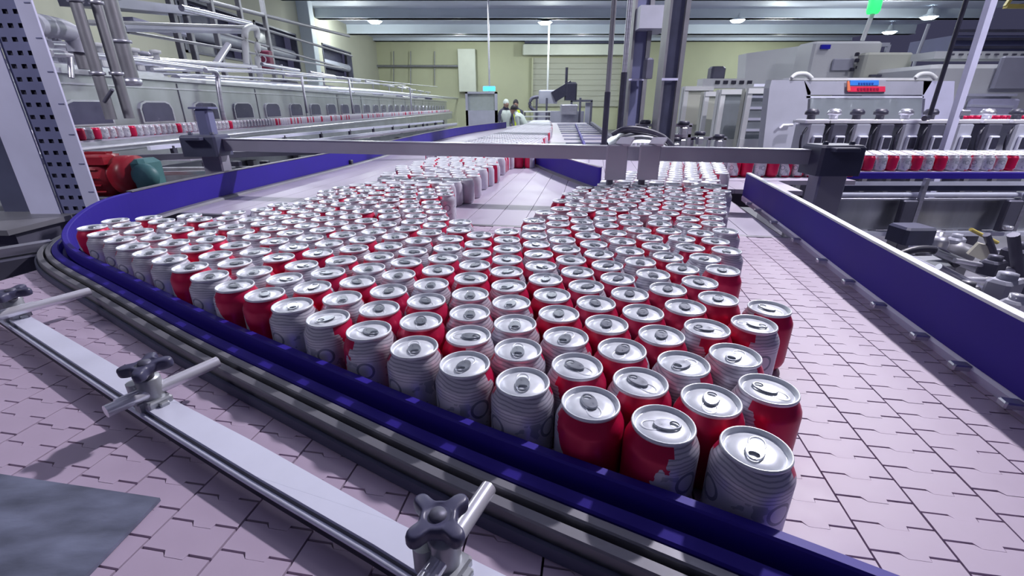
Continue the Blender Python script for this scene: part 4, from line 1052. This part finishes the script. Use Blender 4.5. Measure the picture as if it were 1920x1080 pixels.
def person(name, base, H, face, lean, top, hairm, label, legs='cloth_d', cap=False):
    """one skinned body: pelvis root, trunk, neck, head, two legs, two arms"""
    x, y, z = base
    t = thing('person', base, label, 'person')
    F = Vector((math.cos(face), math.sin(face), 0)); R = Vector((F.y, -F.x, 0)); U_ = Vector((0,0,1))
    def P(f, r, u): return Vector(base) + F*f*H + R*r*H + U_*u*H
    hip = P(0,0,.52)
    L = lean
    def T(f, r, u):  # torso space, leaning forward about the hip
        d = Vector((f, r, u)); c_, s_ = math.cos(L), math.sin(L)
        return hip + F*(f*c_+u*s_)*H + R*r*H + U_*(u*c_-f*s_)*H
    V = [hip, T(0,0,.14), T(0,0,.28), T(.01,0,.335), T(.02,0,.40)]
    Rr = [.085,.078,.075,.032,.055]
    E = [(0,1),(1,2),(2,3),(3,4)]
    for s in (-1,1):
        i = len(V)
        V += [P(0,.055*s,.49), P(.02,.06*s,.27), P(0,.06*s,.04), P(.09,.065*s,.02)]
        Rr += [.055,.038,.026,.024]; E += [(0,i),(i,i+1),(i+1,i+2),(i+2,i+3)]
        j = len(V)
        V += [T(0,.11*s,.27), T(.06,.135*s,.12), T(.17,.10*s,.06), T(.215,.09*s,.05)]
        Rr += [.036,.028,.021,.018]; E += [(2,j),(j,j+1),(j+1,j+2),(j+2,j+3)]
        for q in range(5):
            k = len(V)
            V.append(T(.245+.004*(q%3), .09*s+(q-2)*.009, .045-(.012 if q in (0,4) else 0))); Rr.append(.005); E.append((j+3,k))
    me = bpy.data.meshes.new('body'); me.from_pydata([tuple(v-Vector(base)) for v in V], E, [])
    o = bpy.data.objects.new('body', me); COL.objects.link(o); o.parent = t
    sk = o.modifiers.new('skin', 'SKIN'); sb = o.modifiers.new('sub', 'SUBSURF'); sb.levels = sb.render_levels = 1
    for k, v in enumerate(me.skin_vertices[0].data):
        v.radius = (Rr[k]*H, Rr[k]*H); v.use_root = (k == 0)
    me.materials.append(M[legs])
    vest = MB()
    rings = []
    n = 14
    for (u, ra, rb) in ((-.02,.088,.098),(.05,.084,.098),(.14,.084,.10),(.24,.085,.118),(.30,.06,.09),(.315,.035,.045)):
        rings.append([T(ra*math.cos(2*PI*k/n), rb*math.sin(2*PI*k/n), u) for k in range(n)])
    vest.add([v for r in rings for v in r], [(i*n+k, i*n+(k+1)%n, (i+1)*n+(k+1)%n, (i+1)*n+k) for i in range(5) for k in range(n)], 0, True)
    part(vest, 'jacket', M[top], t)
    hd = T(.02,0,.405); hm_ = MB(); n = 14
    for (a_, b_) in ((0,1),):
        rings = []
        for i in range(9):
            ph = -PI/2+PI*i/8
            rings.append([hd + F*(.058*math.cos(ph)*math.cos(2*PI*k/n))*H + R*(.047*math.cos(ph)*math.sin(2*PI*k/n))*H + U_*(.068*math.sin(ph))*H for k in range(n)])
        hm_.add([v for r in rings for v in r], [(i*n+k, i*n+(k+1)%n, (i+1)*n+(k+1)%n, (i+1)*n+k) for i in range(8) for k in range(n)], 0, True)
    for s in (-1,1): hm_.cbox(hd+R*.048*H*s, (.012,.012,.03), bev=.003)
    hm_.cbox(hd+F*.06*H, (.02,.02,.03), bev=.004)
    h_ = part(hm_, 'head', M['skin'], t)
    ey = MB()
    for s in (-1,1): ey.cbox(hd+F*.055*H+R*.02*H*s+U_*.01*H, (.012,.012,.012), bev=.003)
    ey.cbox(hd+F*.053*H-U_*.035*H, (.014,.03,.006))
    part(ey, 'eyes_and_mouth', M['black'], h_)
    rings = []; ha = MB()
    for i in range(6):
        ph = -.1+(PI/2+.1)*i/5
        rings.append([hd - F*.008*H + F*(.064*math.cos(ph)*math.cos(2*PI*k/n))*H + R*(.054*math.cos(ph)*math.sin(2*PI*k/n))*H + U_*(.012+.072*math.sin(ph))*H for k in range(n)])
    ha.add([v for r in rings for v in r], [(i*n+k, i*n+(k+1)%n, (i+1)*n+(k+1)%n, (i+1)*n+k) for i in range(5) for k in range(n)], 0, True)
    part(ha, 'cap' if cap else 'hair', M[hairm], t)
    return t
q = Q(967,200,16.0); person('person', (q.x,16.0,FLOOR_Z), 1.72, -PI/2, .1, 'hivis', 'hair', 'person in a yellow-green vest standing at the back in the middle of the hall')
q = Q(988,205,13.5); person('person', (q.x,13.5,FLOOR_Z), 1.66, 2.9, .55, 'cloth_w', 'hair', 'person in pale clothes with dark hair bending forward in front of the yellow vest', legs='cloth_w')
q = Q(946,200,15.0); person('person', (q.x,15.0,FLOOR_Z), 1.72, -PI/2+.4, .15, 'cloth_w', 'cloth_w', 'person in a white cap and pale clothes left of the yellow vest', cap=True)

# middle conveyor frame running to the packing machine
t = thing('middle_conveyor', (.8, 6, FLOOR_Z), 'lilac middle conveyor with a dark right side rail running to the packing machine', 'conveyor')
part(MB().prism([(-1.4,4.25),(1.02,4.25),(1.75,11.5),(.6,11.5),(-.35,8.2),(-1.15,6.2)], -.03, 0), 'belt_surface', M['belt_far'], t)
part(MB().bar((.86,3.3,.02),(1.72,10.5,.02), .05,.06), 'dark_side_rail', M['dgrey'], t)
part(MB().bar((.55,3.4,.03),(1.25,9.5,.03), .02,.03), 'divider_rail', M['blue'], t)
for k in range(12):
    f = k/11; y = 3.6+6.6*f
    part(MB().bar((.35+.5*f+.1, y, .012),(.90+.80*f, y, .012), .03, .01), 'cross_slat', M['lilac_d'], t)
for k in range(5):
    y = 4.6+1.6*k
    part(MB().cbox((.9+.12*k, y, FLOOR_Z/2-.02), (.08,.08,-FLOOR_Z-.04), bev=.006), 'leg', M['steel_rail'], t)

# ------------------------------------------------------------------ right side machines
def panel_box(pxa, pxb, Y, D, m, name, label, cat='machine', bev=.05, z0=None, root=None, pname='housing'):
    a, b = Q(*pxa, Y), Q(*pxb, Y)
    zb = b.z if z0 is None else z0
    c = ((a.x+b.x)/2, Y+D/2, (a.z+zb)/2)
    t = root or thing(name, (c[0], c[1], zb), label, cat)
    part(MB().cbox(c, (b.x-a.x, D, a.z-zb), bev=bev), pname, M[m], t)
    return t
# tall white box behind
t = panel_box((1412,100), (1500,165), 8.75, .5, 'white', 'white_enclosure', 'tall white machine enclosure with a slanted left roof, behind the grey cabinets', z0=FLOOR_Z)
a, b, c_, d_ = Q(1400,100,8.6), Q(1560,78,8.6), Q(1560,170,8.6), Q(1395,170,8.6)
part(MB().slab([a, b, c_, d_], (0,.3,0)), 'slanted_side', M['white'], t)
t = panel_box((1528,77), (1640,146), 7.6, .45, 'white', 'white_enclosure', 'white box enclosure with a small blue mark and a grey hatch above the signed machine', bev=.03)
a, b = Q(1540,84,7.58), Q(1555,92,7.58); part(MB().box((a.x,7.56,b.z),(b.x,7.6,a.z)), 'blue_mark', mat('deep_blue_mark', (.01,.01,.45), .4, noise=.05), t)
a, b = Q(1562,110,7.58), Q(1596,132,7.58); part(MB().cbox(((a.x+b.x)/2,7.57,(a.z+b.z)/2),(b.x-a.x,.04,a.z-b.z), bev=.01), 'grey_hatch', M['grey'], t)
a, b = Q(1600,105,7.5), Q(1620,130,7.5)
for dx, dz in ((0,.0),(.08,.03),(.04,.12),(.1,.14),(.02,.2)): part(MB().cbox((a.x+dx+.03,7.5,b.z+dz),(.05,.05,.05), bev=.01), 'dark_knob', M['black'], t)
t = panel_box((1626,98), (1704,146), 7.35, .2, 'cream', 'cream_enclosure', 'cream box enclosure right of the white box with a vent slot', bev=.03)
a, b = Q(1632,140,7.28), Q(1678,144,7.28); part(MB().box((a.x,7.25,b.z),(b.x,7.31,a.z)), 'vent_slot', M['dgrey'], t)
a, b = Q(1642,79,7.6), Q(1690,97,7.6); part(MB().bar((a.x,7.9,a.z),(b.x,7.9,a.z),.06,.05).bar((b.x,7.9,a.z),(b.x,7.9,b.z),.05,.05).box((a.x,7.95,b.z),(b.x-.1,8.1,a.z-.05)), 'roof_frame', M['grey'], t)
# signal tower
p = Q(1617,76,7.9); p2 = Q(1630,26,7.9)
t = thing('signal_tower', p, 'thin pole with a glowing green signal light above the white box enclosure', 'signal light')
part(MB().tube([p, (p.x+.05, 7.9, p2.z)], .03, 10), 'mast', M['white'], t)
part(MB().lathe([(.0001,0),(.07,.0),(.09,.04),(.09,.20),(.06,.24),(.0001,.25)], 16, (p.x+.05,7.9,p2.z)), 'green_lens', M['green_l'], t)
part(MB().lathe([(.0001,.25),(.06,.25),(.06,.4),(.0001,.42)], 16, (p.x+.05,7.9,p2.z)), 'lens_cap', M['green_l'], t)
t2 = thing('antenna_rod', Q(1716,115,8.5), 'thin pale rod leaning above the cream enclosure', 'rod')
part(MB().tube([Vector((Q(1716,115,8.5).x,8.5,FLOOR_Z)), Q(1716,115,8.5), Q(1742,45,8.5)], .025, 8), 'rod', M['grey'], t2)

# portal machine with the sign
PY = 5.4
def pq(x, y, Y=PY): return Q(x, y, Y)
t = thing('signed_machine', (pq(1600,200).x, PY, FLOOR_Z), 'grey portal machine with a blue and red sign on its header, right of centre', 'machine')
a = [pq(1447,150), pq(1508,150), pq(1520,172), pq(1516,300), pq(1428,300), pq(1443,165)]
part(MB().slab(a[::-1], (0,.12,0)), 'left_side_panel', M['grey'], t)
part(MB().slab([pq(1508,152), pq(1748,152), pq(1732,178), pq(1514,178)][::-1], (0,.25,0)), 'header_panel', M['grey'], t)
part(MB().slab([pq(1480,146), pq(1752,146), pq(1752,151), pq(1480,151)][::-1], (0,.4,0)), 'header_top_edge', M['white'], t)
part(MB().slab([pq(1512,180), pq(1732,180), pq(1732,184), pq(1512,184)][::-1], (0,.1,0)), 'header_lower_edge', M['plate_white'], t)
part(MB().slab([pq(1732,152), pq(1790,152), pq(1782,300), pq(1722,300)][::-1], (0,.9,0)), 'right_side_panel', M['lilac'], t)
part(MB().slab([pq(1515,184,6.2), pq(1735,184,6.2), pq(1730,290,6.2), pq(1510,290,6.2)][::-1], (0,.04,0)), 'back_panel', M['steel_pan'], t)
part(MB().slab([pq(1515,185), pq(1735,185), pq(1730,232), pq(1512,232)][::-1], (0,.02,0)), 'front_window', M['glass'], t)
for x in (1530,1560,1652,1680): part(MB().bar(pq(x,190,5.9), pq(x-6,235,5.9), .05, .05), 'inner_post', M['white'], t)
rr = random.Random(8)
for k in range(9):
    p = pq(1525+24*k, 215+rr.random()*10, 5.8); part(MB().cbox(p, (.12,.12,.18+.1*rr.random()), bev=.02).lathe([(.05,.1),(.05,.2),(.0001,.21)], 10, p), 'filling_head', M[['steel','dgrey','white'][k%3]], t)
sg = part(MB().slab([pq(1591,150,PY-.02), pq(1661,150,PY-.02), pq(1661,173,PY-.02), pq(1591,173,PY-.02)][::-1], (0,.015,0)), 'sign_plate', M['grey'], t)
part(MB().slab([pq(1594,150.5,PY-.03), pq(1648,150.5,PY-.03), pq(1648,160,PY-.03), pq(1594,160,PY-.03)][::-1], (0,.01,0)), 'blue_sign_band', M['sign_b'], sg)
part(MB().slab([pq(1590,162,PY-.03), pq(1660,162,PY-.03), pq(1660,172,PY-.03), pq(1590,172,PY-.03)][::-1], (0,.01,0)), 'red_sign_band', M['sign_r'], sg)
part(MB().slab([pq(1589,152,PY-.032), pq(1593,152,PY-.032), pq(1595,170,PY-.032), pq(1589,170,PY-.032)][::-1], (0,.01,0)), 'orange_sign_flash', mat('orange_print', (.9,.25,.12), .4, noise=.05), sg)
for k in range(7):
    x = 1608+6*k
    part(MB().slab([pq(x,165,PY-.035), pq(x+4,165,PY-.035), pq(x+4,169.5,PY-.035), pq(x,169.5,PY-.035)][::-1], (0,.004,0)), 'dark_letter_stroke', mat('dark_red_print', (.35,.01,.06), .4, noise=.05) if k == 0 else bpy.data.materials['dark_red_print'], sg)
for k in range(6):
    x = 1610+5*k
    part(MB().slab([pq(x,155,PY-.035), pq(x+3,155,PY-.035), pq(x+3,158.5,PY-.035), pq(x,158.5,PY-.035)][::-1], (0,.004,0)), 'dark_letter_stroke', mat('dark_blue_print', (.02,.08,.45), .4, noise=.05) if k == 0 else bpy.data.materials['dark_blue_print'], sg)
for x in (1506, 1738): part(MB().tube(smooth([pq(x-22,146), pq(x-12,139), pq(x+6,139), pq(x+16,147)], 4), .022, 8), 'lifting_handle', M['white'], t)
part(MB().tube([pq(1462,241,PY-.05), pq(1468,235,PY-.05), pq(1486,234,PY-.05)], .016, 8), 'door_handle', M['chrome'], t)

# white and glass cabinets left of it
for k, (x0, x1, yt, Y, lab) in enumerate(((1284,1318,162,7.4,'slim white cabinet with a narrow window, leftmost of the white cabinets'), (1322,1352,172,6.9,'pale cabinet with steel posts, second of the white cabinets'),
                                     (1352,1404,168,6.5,'wide pale cabinet with a large glass door, third of the white cabinets'), (1402,1442,166,6.1,'glass door cabinet with shelves next to the signed machine'))):
    a, b = Q(x0, yt, Y), Q(x1, 290, Y)
    t = thing('machine_cabinet', ((a.x+b.x)/2, Y, FLOOR_Z), lab, 'cabinet')
    w = b.x-a.x
    part(MB().box((a.x, Y+.05, FLOOR_Z), (b.x, Y+.14, a.z)), 'cabinet_body', M['cream' if k % 2 else 'white'], t)
    dz0 = Q(x0, 268, Y).z
    fm = MB().bar((a.x+.03,Y,dz0),(a.x+.03,Y,a.z),.06,.05).bar((b.x-.03,Y,dz0),(b.x-.03,Y,a.z),.06,.05).bar((a.x-.002,Y-.006,a.z-.028),(b.x+.002,Y-.006,a.z-.028),.066,.06).bar((a.x-.002,Y-.006,dz0),(b.x+.002,Y-.006,dz0),.066,.10)
    part(fm, 'door_frame', M['white'], t)
    d2 = part(MB().box((a.x+.06,Y+.01,dz0+.04),(b.x-.06,Y+.03,a.z-.06)), 'door_glass', M['glass'] if k > 1 else M['cream'], t)
    part(MB().box((a.x,Y+.0,FLOOR_Z),(b.x,Y+.04,dz0)), 'lower_panel', M['white'], t)
    if k == 3:
        for j in range(5): part(MB().box((a.x+.07,Y-.0,dz0+.14+.13*j),(b.x-.07,Y+.012,dz0+.17+.13*j)), 'shelf_edge', M['plate_white'], t)
        part(MB().cbox((b.x+.01,Y-.04,dz0+.16),(.07,.05,.14), bev=.01), 'yellow_latch', M['yellow'], t)
        part(MB().cbox((b.x+.05,Y-.05,dz0+.16),(.03,.05,.14), bev=.01), 'black_latch', M['black'], t)
    else:
        part(MB().cbox((b.x-.09,Y-.03,(dz0+a.z)/2),(.025,.03,.12), bev=.005), 'handle', M['dgrey'], t)
a, b = Q(1356,120,7.9), Q(1380,146,7.9)
t = thing('roof_fan_unit', ((a.x+b.x)/2,8.2,b.z), 'grey fan unit on the roof of the white cabinets', 'fan unit')
part(MB().cbox(((a.x+b.x)/2,8.4,(a.z+b.z)/2),(b.x-a.x,.2,a.z-b.z), bev=.03), 'fan_housing', M['dgrey'], t)
part(MB().box((a.x-.2,8.1,b.z-.14),(b.x+.3,8.35,b.z)), 'base_tray', M['white'], t)
for j in range(5): part(MB().box((a.x+.0+.13*j,8.08,b.z-.08),(a.x+.07+.13*j,8.1,b.z-.03)), 'vent_hole', M['black'], t)
# right hand enclosures
t = panel_box((1752,120), (1925,235), 6.4, 1.2, 'white', 'white_enclosure', 'big white machine enclosure at the right edge with a grey window', z0=FLOOR_Z)
a, b = Q(1880,105,6.35), Q(1930,166,6.35); part(MB().cbox(((a.x+b.x)/2,6.36,(a.z+b.z)/2),(b.x-a.x,.06,a.z-b.z), bev=.02), 'window_panel', M['grey'], t)
a, b = Q(1820,185,6.35), Q(1902,216,6.35); part(MB().cbox(((a.x+b.x)/2,6.36,(a.z+b.z)/2),(b.x-a.x,.06,a.z-b.z), bev=.02), 'access_hatch', M['lilac'], t)
part(MB().bar(Q(1812,178,6.34), Q(1905,178,6.34), .04,.03).bar(Q(1815,198,6.34), Q(1898,200,6.34), .04,.03), 'trim_bar', M['plate_white'], t)
a, b = Q(1755,96,6.9), Q(1925,110,6.9)
t = thing('roof_tray', ((a.x+b.x)/2,6.9,b.z), 'white slotted cable tray on top of the right enclosure', 'tray')
part(MB().box((a.x,6.9,b.z),(b.x,7.3,a.z)), 'tray_channel', M['white'], t)
for j in range(11): part(MB().box((a.x+.2+.12*j,6.88,b.z+.04),(a.x+.25+.12*j,6.9,a.z-.03)), 'slot', M['dgrey'], t)
a, b = Q(1790,66,8.5), Q(1925,98,8.5)
t = thing('roof_duct', ((a.x+b.x)/2,8.5,b.z), 'dark slatted duct above the right enclosure', 'duct')
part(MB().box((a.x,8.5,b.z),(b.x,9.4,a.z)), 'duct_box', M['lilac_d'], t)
for j in range(3): part(MB().box((a.x,8.45,b.z+.05+.12*j),(b.x,8.5,b.z+.09+.12*j)), 'duct_rib', M['dgrey'], t)
a = Q(1880,14,9); t = thing('yellow_rail', a, 'short yellow-cream rail at the top right corner', 'rail')
part(MB().bar(Q(1885,12,9), Q(1930,12,9), .08,.06).bar(Q(1885,12,9), Q(1900,-10,9), .05,.05), 'rail', M['yellow'], t)

# filler valve line behind the right conveyor
VY = 3.9
for k in range(9):
    xs = [1514,1555,1597,1640,1686,1732,1784,1836,1890][k]
    c = Q(xs, 258, VY)
    t = thing('valve_unit', (c.x, VY, FLOOR_Z), '%s dark valve unit with a bright cap, counted from the left along the valve line' % ORD[k+1], 'valve unit', 'valve units behind the right conveyor')
    part(MB().cbox((c.x, VY, c.z-.02), (.135,.2,.27), bev=.015), 'valve_block', M['dgrey' if k % 2 else 'grey'], t)
    top = c.z+.115
    part(MB().cbox((c.x, VY-.02, top+.012), (.20,.16,.028), bev=.008), 'bright_cap', M['chrome'], t)
    part(MB().lathe([(.03,.0),(.03,.03),(.05,.035),(.05,.055),(.035,.075),(.0001,.08)], 14, (c.x-.02, VY-.02, top+.026)), 'dark_knob', M['black' if k % 3 != 1 else 'steel'], t)
    part(MB().cbox((c.x+.01, VY-.11, c.z-.04), (.07,.03,.12), bev=.005), 'label_frame', M['plate_white'], t)
    part(MB().cbox((c.x+.01, VY-.127, c.z-.035), (.05,.006,.085)), 'dark_slot', M['black'], t)
    part(MB().tube(smooth([(c.x-.07,VY-.08,c.z+.08),(c.x-.11,VY-.1,c.z+.02),(c.x-.10,VY-.1,c.z-.08),(c.x-.05,VY-.09,c.z-.12)], 4), .009, 8), 'hose', M['black'], t)
    part(MB().box((c.x-.02, VY-.02, FLOOR_Z), (.02+c.x, VY+.02, c.z-.15)), 'stand', M['steel_rail'], t)
t = thing('valve_rail', (2.6, VY, FLOOR_Z), 'long horizontal steel rails carrying the valve units', 'rail')
for zz, y0 in ((Q(1700,229,VY).z, VY+.12), (Q(1700,284,VY).z, VY-.05)):
    part(MB().bar((Q(1500,250,VY).x, y0, zz), (Q(1925,250,VY).x, y0, zz), .03, .022), 'rail', M['steel'], t)
a, b = Q(1505,236,4.2), Q(1930,300,4.2)
part(MB().box((a.x,4.2,b.z-.6),(b.x,4.25,a.z)), 'back_plate', M['dgrey'], t)
# red topped cans on the upper line
rr = random.Random(17)
uy = 5.0; zz = Q(1850,233,uy).z
t = thing('upper_conveyor', (4.5, uy, FLOOR_Z), 'narrow upper conveyor behind the valve line at the right', 'conveyor')
part(MB().box((Q(1785,230,uy).x, uy-.05, zz-.05), (Q(1940,230,uy).x, uy+.05, zz)), 'chain_bed', M['steel'], t)
part(MB().cbox((Q(1850,230,uy).x, uy, (zz+FLOOR_Z)/2-.03), (.06,.06,zz-FLOOR_Z-.05), bev=.004), 'leg', M['steel_rail'], t)
for k in range(13):
    make_can((Q(1792,230,uy).x+.068*k, uy, zz+.0003), math.atan2(-uy, -4.5)+rr.uniform(-.4,.4), 'red can, %s from the left on the narrow upper conveyor behind the valve units' % ORD[k+1], 'red cans on the upper conveyor')

# ------------------------------------------------------------------ right conveyor
RY = 2.72
def rz(y): return Q(1740, y, RY).z
x0r, x1r = Q(1560,330,RY).x, 4.4
t = thing('right_conveyor', (3.0, RY, FLOOR_Z), 'stainless right conveyor with blue rail and wide side panels carrying red and white cans', 'conveyor')
zb = rz(321)
part(MB().box((x0r-.05, RY-.02, zb-.03), (x1r, RY+.35, zb)), 'chain_bed', M['belt_far'], t)
part(MB().box((x0r-.4, RY-.05, rz(333)), (x1r, RY-.03, rz(322))), 'blue_rail', M['blue'], t)
part(MB().box((x0r-.1, RY-.06, rz(345)), (x1r, RY-.04, rz(338))), 'upper_steel_rail', M['plate_white'], t)
part(MB().box((x0r-.1, RY-.04, rz(356)), (x1r, RY-.03, rz(345))), 'dark_channel', M['darkblue'], t)
part(MB().tube([(x0r-.1, RY-.07, rz(361)), (x1r, RY-.07, rz(361))], .014, 12), 'round_rail', M['plate_white'], t)
part(MB().tube([(x0r-.1, RY-.07, rz(369)), (x1r, RY-.07, rz(369))], .008, 10), 'round_rail', M['steel'], t)
xs = [x0r-.05, Q(1700,400,RY).x, Q(1890,400,RY).x, x1r]
for a, b in zip(xs[:-1], xs[1:]):
    part(MB().box((a+.01, RY-.03, rz(428)), (b-.01, RY-.01, rz(373))), 'side_panel', M['steel_pan'], t)
part(MB().box((x0r-.1, RY-.07, rz(437)), (x1r, RY-.03, rz(430))), 'lower_rail', M['plate_white'], t)
for x in (1700, 1894):
    c = Q(x, 395, RY-.08)
    bk = part(MB().cbox((c.x-.01, RY-.09, rz(398)), (.085,.04,rz(368)-rz(424)), bev=.006), 'bracket', M['dgrey'], t)
    part(MB().bar((c.x+.04, RY-.10, rz(330)), (c.x+.04, RY-.10, rz(425)), .022, .022), 'bracket_bar', M['steel'], bk)
    part(MB().lathe([(.0001,-.01),(.024,-.01),(.026,0),(.024,.012),(.0001,.014)], 14, (c.x-.02, RY-.12, rz(418))), 'bracket_bolt', M['chrome'], bk)
for x in (1600, 1720, 1850): 
    p = Q(x, 430, RY)
    part(MB().cbox((p.x, RY+.1, (rz(430)+FLOOR_Z)/2), (.08,.08,rz(430)-FLOOR_Z), bev=.006), 'leg', M['steel_rail'], t)
rr = random.Random(31)
x = x0r+.0; k = 0
while x < x1r-.6:
    th = math.atan2(-(RY+.03), -x); off = rr.choice([0,.1,1,.9,.65,-.7,1.1,.2])
    face = 'red' if abs(off) < .3 else ('half red' if abs(off) < .8 else 'white')
    row = 0
    make_can((x, RY+.03+rr.uniform(-.004,.004), zb+.0003), th+off*PI, '%s can, %s from the left in the front row on the right conveyor' % (face, ORD[k+1] if k+1 < len(ORD) else 'far along'), 'cans on the right conveyor')
    x += .0695; k += 1
far_cans('rear_row_of_cans', [(x0r+.03+.0695*j+(.035 if i % 2 else 0), RY+.095+.062*i) for j in range(27) for i in range(4)], 'cans standing behind the front row on the right conveyor', seed=12, n=10, z0=zb+.0003, redp=.5)
# cans filling the throat between crowd and right conveyor
th_pts = []
for j in range(14):
    for i in range(6):
        X, Y = 1.115+.0685*j+(.034 if i % 2 else 0), 2.50+.061*i
        if X < x0r-.05 and not any(math.hypot(X-u, Y-v) < .067 for u, v in CAN_XY): th_pts.append((X, Y))
for (X, Y) in th_pts[:]:
    if Y < 2.56:
        rc2 = rr.choice([0, .9, .6]); make_can((X, Y, .0025), math.atan2(-Y,-X)+rc2*PI, 'small can, %s from the left on the infeed belt behind the right clamp block' % ORD[th_pts.index((X, Y))//2+1], 'cans on the infeed belt')
th2 = [p for p in th_pts if p[1] >= 2.56]
if th2: far_cans('infeed_cans', th2, 'cans packed on the infeed belt behind its front row', seed=2, n=10, z0=.0025)

# clutter below the right conveyor
t = thing('drive_unit', (*Q(1650,470,2.2).xy, FLOOR_Z), 'cast drive unit with pale housing and dark bracket below the right conveyor', 'drive unit')
c = Q(1705, 445, 2.35)
part(MB().cbox((c.x,2.35,c.z+.02),(.16,.14,.09), bev=.012), 'dark_mount', M['darkblue'], t)
part(MB().lathe([(.05,-.10),(.06,-.06),(.06,.02),(.045,.05),(.03,.05),(.03,.07),(.0001,.07)], 18, (c.x+.12,2.33,c.z-.03)), 'pale_housing', M['steel'], t)
part(MB().lathe([(.05,-.08),(.07,-.04),(.07,.02),(.0001,.04)], 18, (c.x+.30,2.36,c.z-.07)), 'pale_housing', M['steel_rail'], t)
part(MB().cbox((c.x+.1,2.36,(c.z-.1+FLOOR_Z)/2),(.12,.12,c.z-.1-FLOOR_Z), bev=.01), 'column_leg', M['dgrey'], t)
c = Q(1740, 480, 1.9)
part(MB().tube(smooth([(c.x-.16,1.9,c.z-.01),(c.x-.06,1.9,c.z+.03),(c.x+.05,1.9,c.z+.02),(c.x+.14,1.9,c.z-.04)], 5), .016, 8), 'curved_guard', M['black'], t)
part(MB().cbox((c.x,1.93,c.z-.06),(.24,.1,.08), bev=.02), 'cover', M['steel_pan'], t)
t = thing('lower_frame', (*Q(1850,520,1.7).xy, FLOOR_Z), 'tangle of steel frame bars and pipes low at the right edge', 'frame')
for (xa_, ya_, xb_2, yb_, Y, r, m) in ((1760,500,1925,585,1.55,.012,'steel'), (1790,488,1925,512,1.8,.01,'chrome'), (1750,470,1850,512,1.9,.02,'steel_pan'), (1830,470,1925,470,2.2,.012,'steel'), (1800,525,1925,527,1.6,.012,'chrome'),
                                       (1690,480,1800,530,1.7,.018,'plate_white'), (1840,560,1925,600,1.25,.012,'steel'), (1850,440,1880,520,2.1,.015,'dgrey'), (1900,440,1915,560,1.8,.02,'dgrey'), (1820,430,1870,455,2.5,.01,'yellow')):
    part(MB().tube([Q(xa_,ya_,Y), Q(xb_2,yb_,Y)], r, 10), 'frame_bar', M[m], t)
for (x, y, Y, s, m) in ((1810,548,1.5,.05,'steel_rail'), (1880,540,1.5,.07,'grey'), (1860,500,1.8,.06,'dgrey'), (1900,575,1.3,.05,'chrome'), (1840,585,1.3,.04,'steel'), (1790,455,2.4,.06,'grey'), (1905,480,2.0,.08,'dgrey')):
    p = Q(x, y, Y); part(MB().cbox(p, (s*1.6,s,s), rz=.4, bev=s*.15).lathe([(s*.4,s*.4),(s*.4,s*.8),(.0001,s*.85)], 12, p), 'fitting', M[m], t)
p = Q(1850, 472, 2.1)
c4 = [Q(1815,477,2.1), Q(1850,492,2.1), Q(1869,467,2.1), Q(1836,456,2.1)]
tag(MB().slab(c4, (0,.012,.004)).build('paper_card', M['offw'], org=tuple(p)), 'off-white card stuck in the frame below the right conveyor', 'card')
